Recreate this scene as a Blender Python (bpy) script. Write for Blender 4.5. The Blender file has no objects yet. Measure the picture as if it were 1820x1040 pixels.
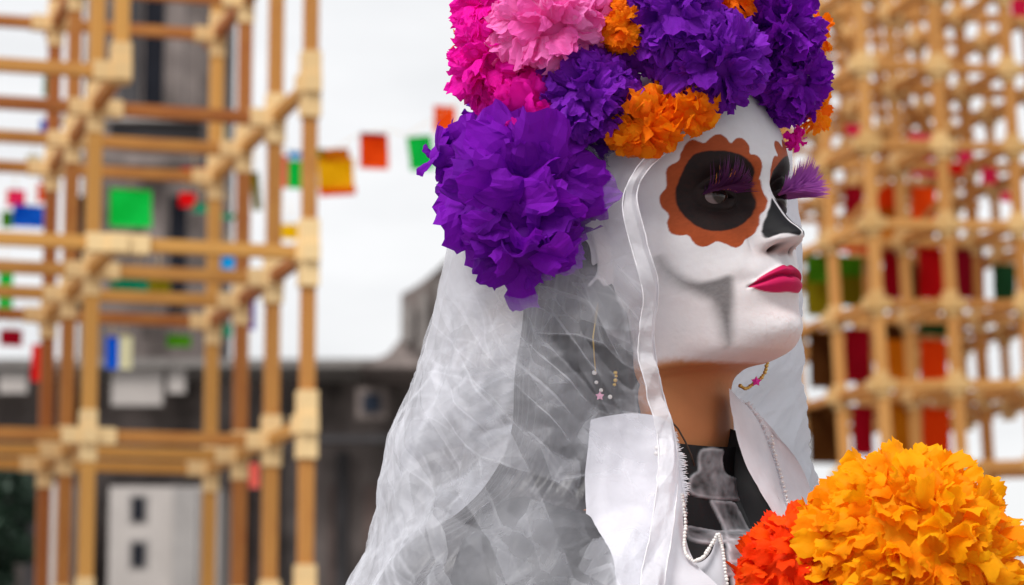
import bpy, math, random
import numpy as np
from mathutils import Vector, Matrix, noise as mn
random.seed(7); RNG = np.random.default_rng(7)
PI = math.pi
sc = bpy.context.scene
COL = sc.collection

# ------------------------------------------------------------------ camera
FPX = 5055.0                       # focal length in photo pixels (100 mm on 36 mm over 1820 px)
PITCH = math.atan(770 / FPX)
CZ = 1.15
CAM = np.array([0.0, 0.0, CZ])
RIGHT = np.array([1.0, 0, 0]); FWD = np.array([0, math.cos(PITCH), math.sin(PITCH)]); UP = np.array([0, -math.sin(PITCH), math.cos(PITCH)])
D = 1.9                            # distance to the sitter
MM = D / FPX * 1000                # mm per photo pixel at the sitter
cd = bpy.data.cameras.new('camera'); cam = bpy.data.objects.new('camera', cd); COL.objects.link(cam)
cam.location = CAM; cam.rotation_euler = (PI/2 + PITCH, 0, 0)
cd.lens = 100; cd.sensor_width = 36; cd.clip_start = 0.05; cd.clip_end = 2000
cd.dof.use_dof = True; cd.dof.focus_distance = D - 0.07; cd.dof.aperture_fstop = 11.5
sc.camera = cam

# ------------------------------------------------------------------ world: pale overcast sky
W = bpy.data.worlds.new('World'); sc.world = W; W.use_nodes = True
nt = W.node_tree; nt.nodes.clear()
out = nt.nodes.new('ShaderNodeOutputWorld'); bg = nt.nodes.new('ShaderNodeBackground')
sky = nt.nodes.new('ShaderNodeTexSky'); sky.sky_type = 'NISHITA'; sky.sun_disc = False
SUN_EL, SUN_AZ = math.radians(50), math.radians(215)     # azimuth clockwise from +Y
sky.sun_elevation = SUN_EL; sky.sun_rotation = SUN_AZ; sky.dust_density = 3
tc = nt.nodes.new('ShaderNodeTexCoord'); mp = nt.nodes.new('ShaderNodeMapping'); mp.inputs['Scale'].default_value = (3.0, 3.0, 11.0)
nz = nt.nodes.new('ShaderNodeTexNoise'); nz.inputs['Scale'].default_value = 2.2; nz.inputs['Detail'].default_value = 5; nz.inputs['Roughness'].default_value = .55
cr = nt.nodes.new('ShaderNodeValToRGB')
cr.color_ramp.elements[0].position = .30; cr.color_ramp.elements[0].color = (5.9, 5.95, 6.05, 1)
cr.color_ramp.elements[1].position = .72; cr.color_ramp.elements[1].color = (7.2, 7.2, 7.25, 1)
mx = nt.nodes.new('ShaderNodeMix'); mx.data_type = 'RGBA'; mx.inputs['Factor'].default_value = .94
nt.links.new(tc.outputs['Generated'], mp.inputs['Vector']); nt.links.new(mp.outputs['Vector'], nz.inputs['Vector'])
nt.links.new(nz.outputs['Fac'], cr.inputs['Fac'])
nt.links.new(sky.outputs['Color'], mx.inputs['A']); nt.links.new(cr.outputs['Color'], mx.inputs['B'])
nt.links.new(mx.outputs['Result'], bg.inputs['Color']); bg.inputs['Strength'].default_value = 0.1
nt.links.new(bg.outputs['Background'], out.inputs['Surface'])
sl = bpy.data.lights.new('sun', 'SUN'); sun = bpy.data.objects.new('sun', sl); COL.objects.link(sun)
sl.energy = 2.3; sl.angle = math.radians(20); sl.color = (1, .97, .93)
sdir = Vector((math.sin(SUN_AZ)*math.cos(SUN_EL), math.cos(SUN_AZ)*math.cos(SUN_EL), math.sin(SUN_EL)))
sun.rotation_euler = sdir.to_track_quat('Z', 'Y').to_euler(); sun.location = (0, 0, 20)
vs = sc.view_settings; vs.view_transform = 'Standard'; vs.look = 'None'; vs.gamma = 1; vs.exposure = 0.52; vs.use_curve_mapping = False
sc.cycles.transparent_max_bounces = 24; sc.cycles.max_bounces = 8
sc.cycles.use_denoising = True

# ------------------------------------------------------------------ helpers
def P(px, py, d=D):
    return CAM + d*FWD + (px-910)/FPX*d*RIGHT + (520-py)/FPX*d*UP
def PV(px, py, dz=0.0):
    "photo pixel + depth offset (in sitter pixels) -> world"
    return P(px, py, D + dz*D/FPX)
def proj(w):
    r = np.asarray(w) - CAM; d = r @ FWD
    return 910 + FPX*(r @ RIGHT)/d, 520 - FPX*(r @ UP)/d, d
def tag(o, label=None, cat=None, group=None, kind=None):
    if label: o['label'] = label
    if cat: o['category'] = cat
    if group: o['group'] = group
    if kind: o['kind'] = kind
    return o
def empty(name, loc):
    o = bpy.data.objects.new(name, None); COL.objects.link(o); o.location = loc; o.empty_display_size = .05
    return o
def rootloc(p):
    l = np.zeros(3)
    while p is not None: l = l + np.array(p.location); p = p.parent
    return l
def mesh(name, V, F, mat, parent=None, smooth=True, origin=None):
    V = np.asarray(V, float)
    pl = rootloc(parent)
    org = np.asarray(origin, float) if origin is not None else (pl if parent is not None else np.array([V[:,0].mean(), V[:,1].mean(), V[:,2].min()]))
    me = bpy.data.meshes.new(name)
    me.from_pydata((V-org).tolist(), [], F if isinstance(F, list) else F.tolist()); me.update()
    if mat is not None:
        me.materials.append(mat)
    if smooth: me.polygons.foreach_set('use_smooth', [True]*len(me.polygons))
    o = bpy.data.objects.new(name, me); COL.objects.link(o)
    o.location = org - pl
    if parent is not None: o.parent = parent
    return o
def grid_faces(nr, nc, wrap=False, keep=None):
    i = np.arange(nr-1)[:,None]; j = np.arange(nc if wrap else nc-1)[None,:]
    j2 = (j+1) % nc
    F = np.stack([i*nc+j, i*nc+j2, (i+1)*nc+j2, (i+1)*nc+j], -1).reshape(-1,4)
    return F
def cat_interp(K, t):
    "Catmull-Rom through rows of K at parameters t in [0,len-1]"
    K = np.asarray(K, float); n = len(K)
    i = np.clip(np.floor(t).astype(int), 0, n-2); f = (t-i)
    f = f.reshape((-1,)+(1,)*(K.ndim-1))
    p1 = K[i]; p2 = K[i+1]; p0 = np.where((i>0).reshape(f.shape), K[np.maximum(i-1,0)], 2*p1-p2); p3 = np.where((i<n-2).reshape(f.shape), K[np.minimum(i+2,n-1)], 2*p2-p1)
    return .5*(2*p1 + (p2-p0)*f + (2*p0-5*p1+4*p2-p3)*f*f + (3*p1-p0-3*p2+p3)*f**3)
def loftpx(rows, nr, nc):
    "rows of (px,py,dz) control points -> dense grid of world points"
    K = np.asarray(rows, float)
    A = cat_interp(K, np.linspace(0, len(K)-1, nr))
    A = cat_interp(A.transpose(1,0,2), np.linspace(0, K.shape[1]-1, nc)).transpose(1,0,2)
    d = D + A[...,2]*D/FPX
    return CAM + d[...,None]*FWD + ((A[...,0]-910)/FPX*d)[...,None]*RIGHT + ((520-A[...,1])/FPX*d)[...,None]*UP
def gnormals(G):
    du = np.gradient(G, axis=0); dv = np.gradient(G, axis=1)
    n = np.cross(du, dv); return n/np.maximum(np.linalg.norm(n, axis=-1, keepdims=True), 1e-12)
def sst(a, b, x):
    t = np.clip((x-a)/(b-a), 0, 1); return t*t*(3-2*t)
def vnoise(Q, s, seed=0, octv=3):
    "cheap vectorised value noise on an (...,3) array, about -1..1"
    Q = np.asarray(Q)*s + seed*17.3; tot = 0; amp = 1; nrm = 0
    for o in range(octv):
        i = np.floor(Q).astype(np.int64); f = Q-i; f = f*f*(3-2*f)
        def h(dx,dy,dz):
            n = (i[...,0]+dx)*374761393 + (i[...,1]+dy)*668265263 + (i[...,2]+dz)*2147483647 + seed*974711 + o*131
            n = (n ^ (n >> 13))*1274126177 & 0xffffffff; n = n ^ (n >> 16)
            return (n & 0xffff)/32767.5 - 1
        r = 0
        for dx in (0,1):
            for dy in (0,1):
                for dz in (0,1):
                    w = (f[...,0] if dx else 1-f[...,0])*(f[...,1] if dy else 1-f[...,1])*(f[...,2] if dz else 1-f[...,2])
                    r = r + w*h(dx,dy,dz)
        tot = tot + r*amp; nrm += amp; amp *= .5; Q = Q*2.03
    return tot/nrm
def box(c, ax, h):
    "oriented box: centre, 3 axes, half sizes -> V,F"
    c = np.asarray(c); V = []
    for sx in (-1,1):
        for sy in (-1,1):
            for sz in (-1,1):
                V.append(c + sx*h[0]*ax[0] + sy*h[1]*ax[1] + sz*h[2]*ax[2])
    return np.array(V), [[0,1,3,2],[4,6,7,5],[0,4,5,1],[2,3,7,6],[0,2,6,4],[1,5,7,3]]
class MB:
    def __init__(s): s.V = []; s.F = []; s.n = 0
    def add(s, V, F):
        s.V.append(np.asarray(V)); s.F += [[i+s.n for i in f] for f in F]; s.n += len(V)
    def build(s, name, mat, parent=None, smooth=False): return mesh(name, np.vstack(s.V), s.F, mat, parent, smooth)
def tube(pts, r, seg=8):
    pts = np.asarray(pts, float); n = len(pts); r = np.broadcast_to(r, (n,))
    T = np.gradient(pts, axis=0); T /= np.maximum(np.linalg.norm(T, axis=1, keepdims=True), 1e-9)
    a = np.array([0.13,.95,.27]); V = []
    for p, t, rr in zip(pts, T, r):
        u = np.cross(t, a); u /= np.linalg.norm(u); v = np.cross(t, u)
        for k in range(seg):
            an = 2*PI*k/seg; V.append(p + rr*(math.cos(an)*u + math.sin(an)*v))
    F = [[i*seg+k, i*seg+(k+1)%seg, (i+1)*seg+(k+1)%seg, (i+1)*seg+k] for i in range(n-1) for k in range(seg)]
    F.append(list(range(seg))[::-1]); F.append([(n-1)*seg+k for k in range(seg)])
    return np.array(V), F
def ball(c, r, nu=10, nv=7, sc3=(1,1,1)):
    V = [np.array([0,0,1.])]; 
    for i in range(1, nv):
        for k in range(nu):
            a = PI*i/nv; b = 2*PI*k/nu; V.append(np.array([math.sin(a)*math.cos(b), math.sin(a)*math.sin(b), math.cos(a)]))
    V.append(np.array([0,0,-1.])); F = []
    for k in range(nu):
        F.append([0, 1+k, 1+(k+1)%nu])
        F.append([len(V)-1, 1+(nv-2)*nu+(k+1)%nu, 1+(nv-2)*nu+k])
        for i in range(nv-2): F.append([1+i*nu+k, 1+(i+1)*nu+k, 1+(i+1)*nu+(k+1)%nu, 1+i*nu+(k+1)%nu])
    return np.array(c) + np.array(V)*r*np.array(sc3), F

# ------------------------------------------------------------------ materials
def lin(c):
    return tuple(((x/255)/12.92 if x/255 <= .04045 else ((x/255+.055)/1.055)**2.4) for x in c) + (1,)
def new_mat(name):
    m = bpy.data.materials.new(name); m.use_nodes = True; n = m.node_tree; n.nodes.clear(); return m, n
def N(n, typ, **kw):
    x = n.nodes.new(typ)
    for k, v in kw.items():
        if k in x.inputs: x.inputs[k].default_value = v
        else: setattr(x, k, v)
    return x
def mat_simple(name, col, rough=.6, var=.15, scale=20, bump=.0, metal=0, sheen=0, stretch=(1,1,1), spec=.4, objrnd=0):
    m, n = new_mat(name)
    o = N(n,'ShaderNodeOutputMaterial'); b = N(n,'ShaderNodeBsdfPrincipled'); b.inputs['Roughness'].default_value = rough; b.inputs['Metallic'].default_value = metal
    b.inputs['Specular IOR Level'].default_value = spec
    tc = N(n,'ShaderNodeTexCoord'); mp = N(n,'ShaderNodeMapping'); mp.inputs['Scale'].default_value = stretch
    t = N(n,'ShaderNodeTexNoise'); t.inputs['Scale'].default_value = scale; t.inputs['Detail'].default_value = 6; t.inputs['Roughness'].default_value = .6
    n.links.new(tc.outputs['Object'], mp.inputs['Vector']); n.links.new(mp.outputs['Vector'], t.inputs['Vector'])
    r = N(n,'ShaderNodeMapRange'); r.inputs['From Min'].default_value = .3; r.inputs['From Max'].default_value = .7; r.inputs['To Min'].default_value = 1-var; r.inputs['To Max'].default_value = 1+var
    n.links.new(t.outputs['Fac'], r.inputs['Value'])
    last = r.outputs['Result']
    if objrnd:
        oi = N(n,'ShaderNodeObjectInfo'); r2 = N(n,'ShaderNodeMapRange'); r2.inputs['To Min'].default_value = 1-objrnd; r2.inputs['To Max'].default_value = 1+objrnd
        n.links.new(oi.outputs['Random'], r2.inputs['Value']); mu = N(n,'ShaderNodeMath', operation='MULTIPLY')
        n.links.new(last, mu.inputs[0]); n.links.new(r2.outputs['Result'], mu.inputs[1]); last = mu.outputs[0]
    v = N(n,'ShaderNodeVectorMath', operation='SCALE'); v.inputs[0].default_value = col[:3]; n.links.new(last, v.inputs['Scale'])
    n.links.new(v.outputs['Vector'], b.inputs['Base Color'])
    if bump:
        bp = N(n,'ShaderNodeBump'); bp.inputs['Strength'].default_value = bump; bp.inputs['Distance'].default_value = .002
        n.links.new(t.outputs['Fac'], bp.inputs['Height']); n.links.new(bp.outputs['Normal'], b.inputs['Normal'])
    n.links.new(b.outputs[0], o.inputs['Surface']); return m
def mat_paper(name, col, col2=None, trans=.35, transp=0.0):
    "thin dyed paper: diffuse + translucent, tint varying per sheet"
    m, n = new_mat(name); o = N(n,'ShaderNodeOutputMaterial')
    col2 = col2 or tuple(c*.8 for c in col[:3])
    oi = N(n,'ShaderNodeObjectInfo'); at = N(n,'ShaderNodeAttribute', attribute_name='tint')
    ad = N(n,'ShaderNodeMath', operation='ADD'); n.links.new(oi.outputs['Random'], ad.inputs[0]); n.links.new(at.outputs['Fac'], ad.inputs[1])
    fr = N(n,'ShaderNodeMath', operation='FRACT'); n.links.new(ad.outputs[0], fr.inputs[0])
    mx = N(n,'ShaderNodeMix', data_type='RGBA'); mx.inputs['A'].default_value = tuple(col[:3])+(1,); mx.inputs['B'].default_value = tuple(col2[:3])+(1,)
    n.links.new(fr.outputs[0], mx.inputs['Factor'])
    tcn = N(n,'ShaderNodeTexCoord'); tn = N(n,'ShaderNodeTexNoise'); tn.inputs['Scale'].default_value = 160; tn.inputs['Detail'].default_value = 4
    n.links.new(tcn.outputs['Object'], tn.inputs['Vector'])
    bp = N(n,'ShaderNodeBump'); bp.inputs['Strength'].default_value = .35; bp.inputs['Distance'].default_value = .0015; n.links.new(tn.outputs['Fac'], bp.inputs['Height'])
    d = N(n,'ShaderNodeBsdfPrincipled'); d.inputs['Roughness'].default_value = .6; d.inputs['Specular IOR Level'].default_value = .12
    t = N(n,'ShaderNodeBsdfTranslucent'); ms = N(n,'ShaderNodeMixShader'); ms.inputs[0].default_value = trans
    for x in (d, ): n.links.new(mx.outputs['Result'], x.inputs['Base Color'])
    n.links.new(mx.outputs['Result'], t.inputs['Color'])
    n.links.new(bp.outputs['Normal'], d.inputs['Normal'])
    n.links.new(d.outputs[0], ms.inputs[1]); n.links.new(t.outputs[0], ms.inputs[2]); last = ms
    if transp:
        tp = N(n,'ShaderNodeBsdfTransparent'); m2 = N(n,'ShaderNodeMixShader'); m2.inputs[0].default_value = transp
        n.links.new(mx.outputs['Result'], tp.inputs['Color'])
        n.links.new(ms.outputs[0], m2.inputs[1]); n.links.new(tp.outputs[0], m2.inputs[2]); last = m2
    n.links.new(last.outputs[0], o.inputs['Surface']); return m
def mat_sheer(name, col, opacity, trans=.4, stretch=(1,1,1)):
    "organza: a thin weave, part of the light goes straight through; opacity varies with noise and the dens attribute"
    m, n = new_mat(name); o = N(n,'ShaderNodeOutputMaterial')
    d = N(n,'ShaderNodeBsdfPrincipled'); d.inputs['Base Color'].default_value = col; d.inputs['Roughness'].default_value = .42; d.inputs['Specular IOR Level'].default_value = .5
    t = N(n,'ShaderNodeBsdfTranslucent'); t.inputs['Color'].default_value = col
    ms = N(n,'ShaderNodeMixShader'); ms.inputs[0].default_value = trans
    n.links.new(d.outputs[0], ms.inputs[1]); n.links.new(t.outputs[0], ms.inputs[2])
    tp = N(n,'ShaderNodeBsdfTransparent'); m2 = N(n,'ShaderNodeMixShader')
    at = N(n,'ShaderNodeAttribute', attribute_name='dens')
    tcn = N(n,'ShaderNodeTexCoord'); tn = N(n,'ShaderNodeTexNoise'); tn.inputs['Scale'].default_value = 14; tn.inputs['Detail'].default_value = 5
    mp = N(n,'ShaderNodeMapping'); mp.inputs['Scale'].default_value = stretch
    n.links.new(tcn.outputs['Object'], mp.inputs['Vector']); n.links.new(mp.outputs['Vector'], tn.inputs['Vector'])
    mr = N(n,'ShaderNodeMapRange'); mr.inputs['From Min'].default_value = .3; mr.inputs['From Max'].default_value = .7; mr.inputs['To Min'].default_value = opacity-.07; mr.inputs['To Max'].default_value = opacity+.07
    n.links.new(tn.outputs['Fac'], mr.inputs['Value'])
    ad = N(n,'ShaderNodeMath', operation='ADD', use_clamp=True); n.links.new(mr.outputs['Result'], ad.inputs[0]); n.links.new(at.outputs['Fac'], ad.inputs[1])
    n.links.new(ad.outputs[0], m2.inputs[0]); n.links.new(tp.outputs[0], m2.inputs[1]); n.links.new(ms.outputs[0], m2.inputs[2])
    n.links.new(m2.outputs[0], o.inputs['Surface']); return m
def mat_attr(name, attr='paint', rough=.55, bump=.15, scale=260, spec=.35, coat=0, sss=0, glossattr=None):
    m, n = new_mat(name); o = N(n,'ShaderNodeOutputMaterial'); b = N(n,'ShaderNodeBsdfPrincipled')
    a = N(n,'ShaderNodeAttribute', attribute_name=attr)
    tcn = N(n,'ShaderNodeTexCoord'); tn = N(n,'ShaderNodeTexNoise'); tn.inputs['Scale'].default_value = scale; tn.inputs['Detail'].default_value = 5
    t2 = N(n,'ShaderNodeTexNoise'); t2.inputs['Scale'].default_value = 28; t2.inputs['Detail'].default_value = 6; t2.inputs['Roughness'].default_value = .65
    n.links.new(tcn.outputs['Object'], tn.inputs['Vector']); n.links.new(tcn.outputs['Object'], t2.inputs['Vector'])
    mr = N(n,'ShaderNodeMapRange'); mr.inputs['From Min'].default_value = .3; mr.inputs['From Max'].default_value = .7; mr.inputs['To Min'].default_value = .93; mr.inputs['To Max'].default_value = 1.03
    n.links.new(t2.outputs['Fac'], mr.inputs['Value'])
    v = N(n,'ShaderNodeVectorMath', operation='SCALE'); n.links.new(a.outputs['Color'], v.inputs[0]); n.links.new(mr.outputs['Result'], v.inputs['Scale'])
    n.links.new(v.outputs['Vector'], b.inputs['Base Color'])
    bp = N(n,'ShaderNodeBump'); bp.inputs['Strength'].default_value = bump; bp.inputs['Distance'].default_value = .0006; n.links.new(tn.outputs['Fac'], bp.inputs['Height'])
    n.links.new(bp.outputs['Normal'], b.inputs['Normal'])
    b.inputs['Roughness'].default_value = rough; b.inputs['Specular IOR Level'].default_value = spec
    if sss:
        b.inputs['Subsurface Weight'].default_value = sss; b.inputs['Subsurface Radius'].default_value = (.006,.0025,.0015); b.inputs['Subsurface Scale'].default_value = 1.0
    n.links.new(b.outputs[0], o.inputs['Surface']); return m
def set_attr(o, name, vals):
    me = o.data; vals = np.asarray(vals, np.float32)
    if vals.ndim == 1:
        a = me.attributes.new(name, 'FLOAT', 'POINT'); a.data.foreach_set('value', vals)
    else:
        a = me.attributes.new(name, 'FLOAT_COLOR', 'POINT')
        if vals.shape[1] == 3: vals = np.hstack([vals, np.ones((len(vals),1), np.float32)])
        a.data.foreach_set('color', vals.ravel())

def mat_wood(name, c1, c2, objrnd=.18):
    m, n = new_mat(name); o = N(n,'ShaderNodeOutputMaterial'); b = N(n,'ShaderNodeBsdfPrincipled'); b.inputs['Roughness'].default_value = .7; b.inputs['Specular IOR Level'].default_value = .25
    tcn = N(n,'ShaderNodeTexCoord'); mp = N(n,'ShaderNodeMapping'); mp.inputs['Scale'].default_value = (9, 9, 1.6)
    tn = N(n,'ShaderNodeTexNoise'); tn.inputs['Scale'].default_value = 3; tn.inputs['Detail'].default_value = 8; tn.inputs['Distortion'].default_value = 1.2
    n.links.new(tcn.outputs['Object'], mp.inputs['Vector']); n.links.new(mp.outputs['Vector'], tn.inputs['Vector'])
    mx = N(n,'ShaderNodeMix', data_type='RGBA'); mx.inputs['A'].default_value = c1; mx.inputs['B'].default_value = c2
    oi = N(n,'ShaderNodeObjectInfo'); ad = N(n,'ShaderNodeMath', operation='MULTIPLY_ADD'); ad.inputs[1].default_value = 1.1
    mr = N(n,'ShaderNodeMapRange'); mr.inputs['To Min'].default_value = -.75; mr.inputs['To Max'].default_value = .5
    n.links.new(oi.outputs['Random'], mr.inputs['Value']); n.links.new(tn.outputs['Fac'], ad.inputs[0]); n.links.new(mr.outputs['Result'], ad.inputs[2])
    n.links.new(ad.outputs[0], mx.inputs['Factor']); n.links.new(mx.outputs['Result'], b.inputs['Base Color']); n.links.new(b.outputs[0], o.inputs['Surface']); return m

M = {}
M['wood'] = mat_wood('timber', (.56,.28,.07,1), (.34,.11,.028,1))
M['plate'] = mat_wood('pale_timber', (.80,.58,.30,1), (.68,.46,.22,1))
M['woodR'] = mat_wood('timber_light', (.54,.26,.075,1), (.36,.14,.03,1))
M['plateR'] = mat_wood('pale_timber_light', (.66,.43,.19,1), (.54,.32,.12,1))

# ================================================================== SETTING
g = 400
ground = mesh('ground', [[-g,-g,0],[g,-g,0],[g,g,0],[-g,g,0]], [[0,1,2,3]], mat_simple('paving_stone', (.22,.21,.20), .85, .25, .6), None, False, origin=(0,0,0))
tag(ground, kind='structure')

# ---- far buildings (around 90 m away)
M['dark_stone'] = mat_simple('weathered_dark_stone', (.155,.13,.122), .9, .85, .55, stretch=(1,1,.7), spec=.1)
M['dark_stone2'] = mat_simple('sooty_stone', (.045,.042,.045), .9, .4, .5)
M['pale_stone'] = mat_simple('pale_render', (.40,.365,.345), .9, .12, .6)
M['window'] = mat_simple('dark_window', (.015,.016,.022), .8, .2, 2, spec=.05)
AX = (np.array([1.,0,0]), np.array([0,1.,0]), np.array([0,0,1.]))
def slab(name, x0, x1, y0, y1, d, thick, mat, parent, front=0.0):
    "box whose front face spans these photo pixels at distance d"
    a = P(x0, y1, d); b = P(x1, y0, d)
    c = (a+b)/2; c[1] = a[1]-front + thick/2
    z0 = max(0.0, a[2]) if y1 < 1900 else 0.0
    V, F = box((c[0], c[1], (z0+b[2])/2), AX, (abs(b[0]-a[0])/2, thick/2, abs(b[2]-z0)/2))
    return mesh(name, V, F, mat, parent, False)
BD = 90
ch = empty('church_tower', (P(215, 1000, BD)[0], 92, 0)); tag(ch, 'tall dark grey stone church tower behind the left timber frame', 'church tower')
slab('wall', 108, 362, -520, 1950, BD-1, 5, M['dark_stone'], ch)
for x in (232, 312):
    slab('pilaster', x-17, x+17, -500, 205, BD-1, .6, M['dark_stone2'] if x == 232 else M['dark_stone'], ch, .5)
slab('belfry_opening', 255, 290, -200, 190, BD-1, .3, M['window'], ch, .2)
slab('cornice', 100, 368, 212, 222, BD-1, .9, M['pale_stone'], ch, .7)
slab('frieze', 198, 360, 222, 252, BD-1, .5, M['dark_stone2'], ch, .45)
slab('cornice', 100, 368, 282, 300, BD-1, .9, M['dark_stone'], ch, .7)
slab('window', 300, 330, 345, 560, BD-1, .3, M['window'], ch, .25)
slab('window', 130, 150, 345, 560, BD-1, .3, M['window'], ch, .25)
slab('pilaster', 255, 290, 315, 600, BD-1, .5, M['dark_stone'], ch, .4)
nv = empty('church_nave', (P(500, 1000, BD-4)[0], 88, 0)); tag(nv, 'long low dark stone church wall with one small framed window', 'church')
slab('wall', -260, 1040, 652, 1950, BD-4, 4.5, M['dark_stone'], nv)
slab('cornice', -265, 1045, 640, 655, BD-4, 5, mat_simple('worn_cornice', (.19,.175,.165), .9, .3, 2), nv, .4)
slab('ledge', -262, 1042, 775, 787, BD-4, .5, M['dark_stone2'], nv, .3)
slab('window_frame', 634, 688, 690, 746, BD-4, .3, mat_simple('window_stone', (.16,.13,.12), .9, .4, 3), nv, .25)
slab('window', 646, 676, 702, 734, BD-4, .2, mat_simple('blue_black_glass', (.02,.026,.04), .8, .1, 2, spec=.05), nv, .32)
for x0, x1 in ((590,610),(705,722),(410,430),(470,486),(25,45)): slab('buttress', x0, x1, 790, 1950, BD-4, .6, M['dark_stone2'], nv, .5)
for x0, x1 in ((575,588),(640,690),(440,455)): slab('stone_panel', x0, x1, 850, 1950, BD-4, .25, mat_simple('reddish_stone', (.14,.10,.09), .9, .4, 1.2), nv, .2)
for x0, x1, y0, y1 in ((200,290,650,722),(300,330,650,700),(0,50,660,700)): slab('stone_panel', x0, x1, y0, y1, BD-4, .3, M['pale_stone'], nv, .25)
tr = nv
pl_ = empty('rendered_annexe', (P(275, 1000, BD-10)[0], 82, 0)); tag(pl_, 'pale plastered building with two small dark windows, one above the other', 'building')
slab('wall', 172, 372, 851, 1950, BD-8, 4, M['pale_stone'], pl_)
slab('wall', 60, 100, 845, 1950, BD-8, 4, M['pale_stone'], pl_)
slab('pilaster', 290, 335, 853, 1950, BD-8, .3, mat_simple('greyer_render', (.31,.29,.28), .9, .15, 1), pl_, .15)
for y in (884, 965):
    f = slab('window_frame', 229, 263, y-6, y+48, BD-8, .2, mat_simple('stained_surround', (.25,.23,.22), .9, .2, 2), pl_, .12)
    slab('window', 235, 257, y, y+42, BD-8, .2, M['window'], pl_, .16)
# gabled dark transept right of the nave
pts = [(636,652),(690,628),(712,600),(712,520),(742,503),(772,478),(812,440),(870,410),(960,400),(1010,420),(1040,652)]
Vf = [P(x,y,BD-6) for x,y in pts]; y0 = Vf[0][1]
Vf = [np.array([v[0], y0, v[2]]) for v in Vf]; Vb = [v+np.array([0,7,0]) for v in Vf]; n_ = len(pts)
F = [list(range(n_)), list(range(2*n_-1, n_-1, -1))] + [[i,(i+1)%n_+0, (i+1)%n_+n_, i+n_] for i in range(n_)]
trn = mesh('dome_base', Vf+Vb, F, M['dark_stone'], nv, False)
for (x0,y0_,x1,y1_) in ((715,540,735,610),(745,520,760,625),(775,500,800,600)): slab('stone_panel', x0,x1,y0_,y1_, BD-6, .3, mat_simple('lichen_stone', (.20,.18,.17), .9, .3, 2), nv, .2)

# dark shrubby tree and a little timber lantern stand at the far left
def crown(center, R, n, leaf, mat, name, parent, seed):
    r = np.random.default_rng(seed); mb_V = []; mb_F = []
    for i in range(n):
        p = r.normal(size=3); p /= np.linalg.norm(p); k = r.uniform(.35,1)**.5
        q = np.array(center) + p*np.array(R)*k*(1+.25*math.sin(p[0]*5+p[2]*7))
        a = r.normal(size=3); a /= np.linalg.norm(a); b = np.cross(a, r.normal(size=3)); b /= np.linalg.norm(b)
        j = len(mb_V); mb_V += [q-a*leaf, q+b*leaf*.5, q+a*leaf, q-b*leaf*.5]; mb_F.append([j,j+1,j+2,j+3])
    return mesh(name, mb_V, mb_F, mat, parent, False)
tp_ = P(5, 940, 30); tt = empty('small_tree', (tp_[0], tp_[1], 0)); tag(tt, 'dark green bushy tree at the far left beneath the timber frame', 'tree')
crown((tp_[0]-.15, tp_[1], tp_[2]), (.5,.5,.62), 3500, .07, mat_simple('leaf_dark', (.012,.035,.018), .6, .4, 3), 'crown', tt, 3).data
V, F = tube([(tp_[0],tp_[1],0),(tp_[0]+.03,tp_[1],1.2),(tp_[0]-.1,tp_[1],tp_[2])], [.09,.07,.04]); mesh('trunk', V, F, mat_simple('bark', (.08,.05,.035), .9, .3, 5), tt)

# ---- timber lattices
YAW = math.radians(16.6)
U = np.array([-math.sin(YAW), math.cos(YAW), 0]); Vv = np.array([math.cos(YAW), math.sin(YAW), 0]); Z = np.array([0,0,1.])
def member(name, a, b, w, mat, parent, w2=None):
    "square timber from a to b with softened edges, long axis local Z"
    a = np.asarray(a, float); b = np.asarray(b, float); L = np.linalg.norm(b-a); t = (b-a)/L
    s = Z if abs(t[2]) < .9 else Vv
    n1 = np.cross(t, s); n1 /= np.linalg.norm(n1); n2 = np.cross(n1, t); w2 = w2 or w; ch_ = .05*min(w,w2)
    oc = [(w/2-ch_,-w2/2),(w/2,-w2/2+ch_),(w/2,w2/2-ch_),(w/2-ch_,w2/2),(-w/2+ch_,w2/2),(-w/2,w2/2-ch_),(-w/2,-w2/2+ch_),(-w/2+ch_,-w2/2)]
    V = [(x,y,0) for x,y in oc]+[(x,y,L) for x,y in oc]; F = [[i,(i+1)%8,(i+1)%8+8,i+8] for i in range(8)]+[list(range(7,-1,-1)), list(range(8,16))]
    me = bpy.data.meshes.new(name); me.from_pydata(V, [], F); me.materials.append(mat)
    o = bpy.data.objects.new(name, me); COL.objects.link(o)
    R = Matrix((Vector(n1), Vector(n2), Vector(t))).transposed().to_4x4(); R.translation = Vector(a - rootloc(parent)); o.matrix_local = R
    o.parent = parent; return o
def lean(origin, ang):
    c, s = math.cos(ang), math.sin(ang)
    def f(p):
        r = np.asarray(p) - origin; return origin + np.array([c*r[0]+s*r[2], r[1], -s*r[0]+c*r[2]])
    return f
def gusset(c, w, Lz, Lv, Lu, mat, name, parent, axv=Vv, axu=U, axz=Z, mb=None, dirs=(1,1,1,1)):
    "joint block: sleeves of pale timber round a node, one closed cross-shaped piece per direction"
    m = mb or MB()
    dv0, dv1, dz0, dz1 = dirs
    V, F = box(np.asarray(c)+axz*(dz1-dz0)*Lz/4, (axv,axu,axz), (w/2, w/2, Lz*(dz0+dz1)/4)); m.add(V,F)
    V, F = box(np.asarray(c)+axv*(dv1-dv0)*Lv/4, (axv,axu,axz), (Lv*(dv0+dv1)/4, w/2*1.04, w/2*.97)); m.add(V,F)
    V, F = box(c, (axv,axu,axz), (w/2*.96, Lu/2, w/2*.93)); m.add(V,F)
    if mb is None: return m.build(name, mat, parent)

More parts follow.
